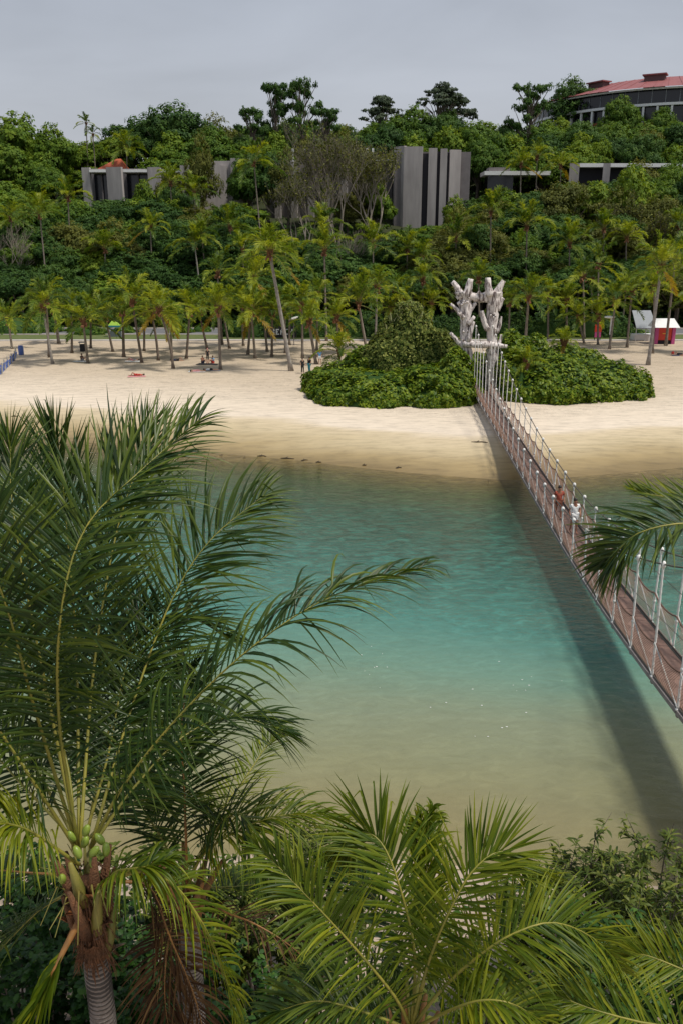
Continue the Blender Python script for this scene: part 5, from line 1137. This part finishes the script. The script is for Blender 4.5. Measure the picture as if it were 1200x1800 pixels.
for P_, n_, L_, dr in (([(135, 1480, 9.0), (100, 1290, 9.4), (60, 1130, 9.7), (50, 980, 10), (60, 860, 10.3)], 100, 1.0, .5), ([(135, 1480, 9.0), (40, 1380, 9.3), (-40, 1300, 9.6), (-120, 1290, 9.8)], 90, 1.0, 1.0),
        ([(140, 1480, 9.2), (160, 1250, 10), (170, 1070, 10.4), (190, 930, 10.8)], 100, 1.1, .5), ([(135, 1480, 9.2), (20, 1260, 9.8), (-20, 1090, 10.2), (-30, 930, 10.5)], 100, 1.1, .6),
        ([(145, 1490, 8.9), (190, 1330, 9.2), (220, 1180, 9.6), (260, 1060, 10.0)], 90, 1.05, .7)):
    fr(A, P_, n=n_, L=L_, droop=dr, up=(.05, -1, .6))
for i in range(14):   # spathes, old petioles
    a = i*.9; mb = MB(); L_ = random.uniform(.25, .6); x_, y_ = math.cos(a), math.sin(a)
    mb.tube([(.10*x_, .10*y_, -.55+.06*i), (.16*x_, .16*y_, -.35+.06*i), ((.16+L_*.30)*x_, (.16+L_*.30)*y_, -.15+.06*i+L_*.6)], [.07, .065, .022], 6); mb.build('petiole_stub', FIBRE if i % 3 else RACHIS_G, A, True)
mb = MB()
for i in range(420):
    a = random.uniform(0, 6.28); z = random.uniform(-.62, .5); r_ = .125+.02*max(0, z+.5); x_, y_ = math.cos(a), math.sin(a); l_ = random.uniform(.08, .28)
    mb.tube([(r_*x_, r_*y_, z), ((r_+.05)*x_, (r_+.05)*y_, z-l_*.3), ((r_+.05+random.uniform(-.02, .1))*x_, (r_+.05)*y_, z-l_)], [.009, .007, .002], 3)
stuff(mb.build('fibre_mat', FIBRE, A))
HUSKP = mat('old_sheath_pale', (.36, .29, .22), .85, var=(.20, .13, .09), scale=9, bump=.6, bscale=30); ORG = mat('old_sheath_orange', (.42, .15, .045), .85, var=(.24, .09, .035), scale=9, bump=.6, bscale=30)
for i in range(11):
    a = i*2.4; z = -.60+.085*i; x_, y_ = math.cos(a), math.sin(a); tx, ty = -y_, x_; w_ = random.uniform(.06, .11); h_ = random.uniform(.14, .28)
    mb = MB(); q = []
    for (rr_, zz_, ww_) in ((.135, 0, 1), (.17, h_*.4, .85), (.24, h_*.75, .5), (.33, h_*1.0, .12)):
        for k_, f in ((0, -1), (1, 0), (2, 1)):
            q.append((rr_*x_+tx*w_*ww_*f-x_*.03*abs(f), rr_*y_+ty*w_*ww_*f-y_*.03*abs(f), z+zz_))
    nq = len(q); q += [(p_[0]-x_*.012, p_[1]-y_*.012, p_[2]-.012) for p_ in q]
    F_ = [(j*3+k_, j*3+k_+1, j*3+k_+4, j*3+k_+3) for j in range(3) for k_ in range(2)]
    mb.add(q, F_+[tuple(nq+v for v in reversed(f_)) for f_ in F_]); mb.build('old_leaf_sheath', (HUSKP, ORG, FIBRE)[i % 3], A, True)
mb = MB(); mb.tube([(0, 0, -.62), (.01, 0, -.45), (-.01, .02, -.1), (0, 0, .35)], [.125, .15, .135, .12], 14); mb.build('crown_sheath', FIBRE, A, True)
for px, row, d in ((152, 1460, 8.35), (137, 1498, 8.35), (166, 1497, 8.3), (164, 1514, 8.35), (187, 1493, 8.4), (110, 1545, 8.4), (127, 1470, 8.5), (150, 1480, 8.5), (176, 1475, 8.5)):
    q = atd(px, row, d)-A.location; mb = MB(); Mr = Euler((random.uniform(-.6, .6), random.uniform(-.7, .7), 0)).to_matrix(); mb.ell(q, .040, .040, .072, 10, 8, M=Mr); mb.build('coconut', COCO, A, True)
mb = MB()
for i in range(16):
    a = random.uniform(2.2, 5.6); q = (math.cos(a), math.sin(a)); mb.tube([(.1*q[0], .1*q[1], .25), (.3*q[0], .3*q[1], .4+random.uniform(-.1, .2)), (.5*q[0], .5*q[1], .2+random.uniform(-.2, .3))], [.012, .008, .004], 4)
mb.build('flower_stalks', RACHIS_G, A)
# palm B : behind, right of A
B = near_palm('coconut_palm', 330, 1590, 10.6, 'coconut palm behind the big one with orange stalks showing', .13)
c = (330, 1560, 10.6)
fr(B, [c, (325, 1400, 10.4), (320, 1280, 10.4), (335, 1170, 10.8)], n=100, L=1.0, droop=.5, up=(0, -1, .4), rm=RACHIS_O)
fr(B, [c, (360, 1500, 10.3), (430, 1455, 10.2), (510, 1432, 10.3), (600, 1442, 10.6)], n=110, L=.85, droop=1.3, wind=(.2, 0, 0), m=F_YG)
fr(B, [c, (380, 1440, 10.8), (430, 1370, 11.4), (470, 1310, 12), (492, 1290, 12.2)], n=80, L=.55, droop=.6, m=F_YG)
fr(B, [c, (370, 1470, 10.4), (420, 1430, 10.2), (450, 1480, 10.2), (470, 1560, 10.3)], n=90, L=.9, droop=1.2, m=F_DARK)
fr(B, [c, (270, 1450, 10.8), (210, 1370, 11), (130, 1340, 11.4)], n=90, L=.95, droop=1.0)
fr(B, [c, (290, 1400, 11.4), (280, 1260, 12.0), (300, 1130, 12.6)], n=90, L=1.1, droop=.6, up=(0, -1, .4))
if 0: fr(B, [c, (400, 1380, 11), (420, 1280, 11.4), (440, 1200, 12)], n=90, L=.9, droop=.8, up=(0, -1, .6))
fr(B, [c, (390, 1600, 10.2), (450, 1625, 10.0), (520, 1670, 10.0), (580, 1740, 10.2)], n=60, L=.5, droop=1.6, m=F_BROWN, rm=RACHIS_O, gap=.4)
fr(B, [c, (300, 1640, 10.6), (290, 1740, 10.6), (300, 1840, 10.8)], n=80, L=.9, droop=1.2, m=F_BROWN, rm=RACHIS_O)
fr(B, [c, (400, 1560, 11), (470, 1560, 11.4), (540, 1610, 11.8)], n=80, L=.9, droop=1.2, m=F_DARK)
for i in range(12):
    a = i*.9; L_ = random.uniform(.3, .7); x_, y_ = math.cos(a), math.sin(a); mb = MB(); mb.tube([(.1*x_, .1*y_, -.2), (.2*x_, .2*y_, .15), ((.2+L_*.4)*x_, (.2+L_*.4)*y_, .2+L_*.7)], [.07, .05, .02], 6); mb.build('petiole_stub', RACHIS_O, B, True)
# palm C : centre bottom
C_ = near_palm('coconut_palm', 720, 1830, 8.2, 'young coconut palm with spreading yellow green fronds at the bottom centre', .12)
c = (722, 1810, 8.2)
fr(C_, [c, (690, 1748, 8.0), (600, 1640, 7.7), (530, 1565, 7.6), (455, 1488, 7.8)], n=110, L=0.62, W=.027, droop=.7, m=F_YG, up=(0, -.8, .8), a0=66, a1=24)
fr(C_, [c, (728, 1680, 8.0), (705, 1570, 8.0), (672, 1485, 8.1), (632, 1462, 8.2), (603, 1500, 8.3)], n=120, L=0.71, W=.030, droop=.5, m=F_YG, up=(.3, -1, .4), a0=60, a1=20, wind=(0, 0, .1))
fr(C_, [c, (742, 1660, 8.6), (745, 1540, 8.8), (742, 1490, 9.0), (740, 1440, 9.0)], n=100, L=0.53, W=.030, droop=.0, m=F_YG, up=(0, -1, .2), a0=36, a1=12, wind=(0, 0, .3))
fr(C_, [c, (760, 1650, 8.7), (752, 1560, 8.8), (748, 1480, 8.8), (760, 1420, 8.8)], n=70, L=0.43, W=.034, droop=1.3, m=F_YG, up=(0, -1, .5), a0=50, jit=.35)
fr(C_, [c, (750, 1700, 7.9), (790, 1600, 7.7), (835, 1525, 7.7), (890, 1497, 7.8), (958, 1545, 8.0)], n=120, L=0.67, W=.027, droop=.25, m=F_YG, up=(-.3, -1, .8), a0=60, a1=20, wind=(.05, 0, .15))
fr(C_, [c, (770, 1745, 7.9), (835, 1685, 7.7), (900, 1642, 7.6), (975, 1622, 7.7), (1050, 1655, 7.9), (1092, 1710, 8.1)], n=130, L=0.69, W=.027, droop=.6, m=F_YG, up=(-.1, -.8, 1), a0=62, a1=22)
fr(C_, [c, (800, 1772, 7.6), (860, 1758, 7.4), (920, 1775, 7.4), (975, 1830, 7.6)], n=90, L=0.60, droop=.9, m=F_YG, up=(0, -.4, 1))
fr(C_, [c, (640, 1780, 8.0), (560, 1760, 7.9), (480, 1780, 7.9)], n=90, L=0.65, droop=1.0, m=F_DARK)
fr(C_, [c, (700, 1650, 9.0), (640, 1560, 9.6), (560, 1520, 10)], n=90, L=0.69, droop=.9, m=F_DARK)
if 0: fr(C_, [c, (800, 1680, 9.0), (870, 1590, 9.4), (960, 1560, 9.8)], n=90, L=0.69, droop=.8, m=F_DARK)
fr(C_, [c, (700, 1780, 8.5), (620, 1720, 9.0), (540, 1700, 9.4)], n=80, L=0.69, droop=1.0, m=F_DARK)
if 0: fr(C_, [c, (830, 1720, 8.4), (930, 1700, 8.6), (1010, 1740, 8.8)], n=80, L=0.69, droop=1.0, m=F_DARK)
for i in range(10):
    a = i*.9; x_, y_ = math.cos(a), math.sin(a); mb = MB(); mb.tube([(.07*x_, .07*y_, -.5), (.12*x_, .12*y_, -.1), (.26*x_, .26*y_, .35)], [.07, .05, .02], 6); mb.build('petiole_stub', RACHIS_O, C_, True)
# palm D : bottom right corner, crown out of frame
D = near_palm('coconut_palm', 1330, 1900, 8.0, 'palm whose fronds reach in at the bottom right corner', .12)
c = (1320, 1870, 8.0)
fr(D, [c, (1210, 1815, 7.8), (1117, 1795, 7.7), (1035, 1772, 7.7), (967, 1745, 7.8)], n=90, L=.58, droop=.4, m=F_YG, up=(0, -.6, 1))
fr(D, [c, (1270, 1740, 8.4), (1200, 1705, 8.6), (1130, 1678, 8.7), (1095, 1682, 8.8)], n=80, L=.60, droop=.3, m=F_YG, up=(0, -.8, 1))
if 0: fr(D, [c, (1240, 1850, 7.6), (1150, 1850, 7.5), (1060, 1880, 7.5)], n=80, L=.85, droop=.2, wind=(0, 0, .3), m=F_YG, up=(0, -.8, 1))
# palm E : right side, crown out of frame
E_ = near_palm('coconut_palm', 1480, 1130, 9.2, 'tall palm beyond the right edge whose frond tip hangs over the bridge', .13)
c = (1470, 1100, 9.2)
fr(E_, [c, (1390, 980, 8.8), (1300, 930, 8.6), (1200, 920, 8.5), (1120, 938, 8.5), (1080, 975, 8.6), (1062, 1000, 8.7)], n=165, L=.70, W=.024, droop=.95, wind=(-.05, 0, 0), up=(0, -.3, 1), m=F_DARK, a1=40)
fr(E_, [c, (1400, 940, 9.2), (1320, 890, 9.3), (1240, 878, 9.4), (1160, 872, 9.5), (1110, 862, 9.6)], n=80, L=.42, W=.024, droop=.1, m=F_YG, up=(0, -.3, 1), wind=(-.2, 0, .1))
fr(E_, [c, (1540, 950, 9.2), (1620, 900, 9.4), (1700, 950, 9.6)], n=80, L=.9, droop=1)
fr(E_, [c, (1440, 950, 10), (1420, 850, 10.8), (1440, 760, 11.6)], n=80, L=.9, droop=.6)
fr(E_, [c, (1400, 1150, 9), (1330, 1220, 8.8), (1300, 1350, 8.8)], n=80, L=.8, droop=1.2)

# ---------------------------------------------------------------- foreground shrubs
def shrub(name, cx, cy, z0, z1, w, dep, lab, nst, nleaf, ll, lw, m, seed, tip=True, parent_stem=WOOD):
    rs = np.random.default_rng(seed); r2 = random.Random(seed); o = empty(name, (cx, cy, z0)); tag(o, lab, 'shrub')
    mb = MB(); Vs = []; Fs = []; Rn = []; base = 0; H = z1-z0
    for s_ in range(nst):
        a = r2.uniform(-1, 1); b_ = r2.uniform(-1, 1); hx = H*r2.uniform(.55, 1.0)*(1-.25*abs(a))
        bx0 = a*w*.35; by0 = b_*dep*.35; tx = a*w*.5+r2.uniform(-.2, .2); ty = b_*dep*.5
        pts = [Vector((bx0*.6, by0*.6, 0)), Vector((bx0, by0, hx*.4)), Vector((tx, ty, hx*.8)), Vector((tx+r2.uniform(-.12, .12), ty, hx))]
        mb.tube(pts, [.03, .022, .012, .005], 4, cap=False)
        tw = []
        for q in range(7):
            f = r2.uniform(.35, .95); P = Vector(tuple(crom([tuple(p) for p in pts], [f])[0])); e = P+Vector((r2.uniform(-.4, .4), r2.uniform(-.4, .4), r2.uniform(.05, .45))); mb.tube([P, e], [.010, .004], 3, cap=False); tw.append((P, e))
        tw.append((pts[2], pts[3])); tw.append((pts[1], pts[2]))
        m_ = max(6, nleaf//nst); pick = rs.integers(0, len(tw), m_); f = rs.random(m_)**.7
        A0 = np.array([tuple(tw[i][0]) for i in pick]); A1 = np.array([tuple(tw[i][1]) for i in pick]); P0 = A0+(A1-A0)*f[:, None]
        az = rs.uniform(0, 6.283, m_); d0 = np.stack([np.cos(az), np.sin(az), rs.uniform(-.05, .7, m_)], 1); d0 = nrm(d0)
        ln = ll*rs.uniform(.65, 1.2, m_); wd = lw*rs.uniform(.8, 1.2, m_)
        sd = nrm(np.cross(d0, np.array([0, 0, 1.0])+rs.normal(size=(m_, 3))*.25)); rows = []
        p = P0.copy()
        for k_, (wf, dr) in enumerate(((.15, 0), (1, .25), (.8, .8), (.02, 1.2))):
            rows.append(np.stack([p-sd*(wd*wf*.5)[:, None], p+sd*(wd*wf*.5)[:, None]], 1)); d_ = nrm(d0+np.array([0, 0, -1])*dr); p = p+d_*(ln/3)[:, None]
        A_ = np.stack(rows, 1); Vs.append(A_.reshape(-1, 3)); idx = np.arange(m_*8).reshape(m_, 4, 2)+base; base += m_*8
        Fs.append(np.stack([idx[:, :-1, 0], idx[:, :-1, 1], idx[:, 1:, 1], idx[:, 1:, 0]], -1).reshape(-1, 4)); Rn.append(np.repeat(np.clip(rs.normal(.45, .22, m_), 0, 1), 8))
    mb.build('stems', parent_stem, o)
    stuff(link('foliage', setmesh('foliage', np.concatenate(Vs), [np.concatenate(Fs)], m, np.concatenate(Rn), True), o))
L_SH = leafmat('shrub_leaf', (.035, .062, .010), (.095, .130, .018), (.22, .235, .04), .3, rough=.5, spec=.25)
L_VN = leafmat('vine_leaf', (.012, .040, .008), (.030, .085, .012), (.075, .15, .02), .22, rough=.45, spec=.3)
for px, row, d, w, dep, lab, nst, nl, ll, lw, m, up_ in (
    (1000, 1480, 15.0, 2.8, 1.6, 'shrub with narrow curved leaves behind the fronds, bottom right', 26, 2600, .22, .042, L_SH, 0),
    (1095, 1465, 14.8, 2.4, 1.6, 'taller narrow leaved shrub reaching above its neighbour at right', 24, 2400, .22, .042, L_SH, 0),
    (1190, 1475, 14.6, 2.4, 1.6, 'narrow leaved shrub at the right edge above the corner fronds', 20, 2000, .22, .042, L_SH, 0),
    (1130, 1600, 13.2, 3.4, 1.8, 'dense dark shrub in the lower right behind the fronds', 26, 4200, .16, .065, L_VN, 0),
    (930, 1640, 14.5, 2.6, 1.6, 'dark leafy shrub behind the centre palm on its right', 20, 2200, .17, .05, L_SH, 0),
    (555, 1425, 15.4, 1.9, 1.5, 'bushy dark shrub between the left palms and the centre palm', 30, 4800, .15, .042, L_SH, 0),
    (470, 1500, 14.6, 2.0, 1.5, 'dark shrub low behind the left palms', 24, 3400, .15, .05, L_SH, 0),
    (610, 1620, 13.4, 2.8, 1.6, 'dark shrub under the centre palm fronds on its left', 22, 2600, .16, .05, L_SH, 0),
    (250, 1610, 12.4, 2.6, 1.6, 'glossy broad leaved bush right of the big palm trunk', 34, 7000, .12, .085, L_VN, 0),
    (380, 1690, 12.0, 2.4, 1.6, 'glossy bush at the bottom between the two left palms', 30, 5000, .12, .080, L_VN, 0),
    (60, 1580, 12.6, 3.0, 1.6, 'glossy dark bush filling the lower left corner', 36, 7500, .14, .085, L_VN, 0),
    (20, 1450, 13.8, 3.0, 1.6, 'tall dark bush behind the left edge fronds', 30, 5200, .15, .08, L_VN, 0),
    (260, 1470, 14.6, 3.0, 1.6, 'tall dark bush behind the big palm crown', 30, 5200, .15, .07, L_SH, 0),
    (820, 1720, 12.6, 3.0, 1.6, 'shaded low shrub behind the centre palm crown', 20, 1800, .15, .055, L_SH, 0)):
    t_p = atd(px, row, d); g = max(ground(t_p.x, t_p.y), .2)
    shrub('leafy_shrub', t_p.x, t_p.y, g, t_p.z, w, dep, lab, nst, nl, ll, lw, m, int(px+row))
mb = MB()
for i in range(26):
    p = onz(random.gauss(870, 60) if i < 18 else random.gauss(650, 20), random.gauss(1225, 35) if i < 18 else random.gauss(1160, 18), .012); r_ = random.uniform(.008, .022)
    mb.ell(p, r_*1.8, r_*.8, .006, 6, 4)
stuff(tag(mb.build('foam_flecks', WHITE), 'white foam flecks floating on the calm shallow water', 'foam'))
n = 26000; gx = rng.uniform(-14, 12, n); gy = rng.uniform(5, 16.2, n); kk = (gx < -.6) | (gx > 3.6) | (rng.random(n) < .25); gx, gy = gx[kk], gy[kk]
gz = np.array([max(ground(float(a_), float(b_)), .1)+max(0, .75+1.2*noise.noise(Vector((a_*.5, b_*.5, 2))))*random.random() for a_, b_ in zip(gx, gy)])
V, Fq = cards(np.stack([gx, gy, gz], 1), nrm(rdir(len(gx))*.8+np.array([0, -.4, .6])), rng.uniform(.05, .12, len(gx)), bend=.15)
stuff(tag(link('ground_cover', setmesh('ground_cover', V, [Fq], L_VN, np.repeat(rng.random(len(gx)), 4))), 'low dark leafy ground cover over the near islet under the palms', 'ground cover'))
print('objects', len(bpy.data.objects), 'tris', sum(len(m.polygons)*2 for m in bpy.data.meshes))
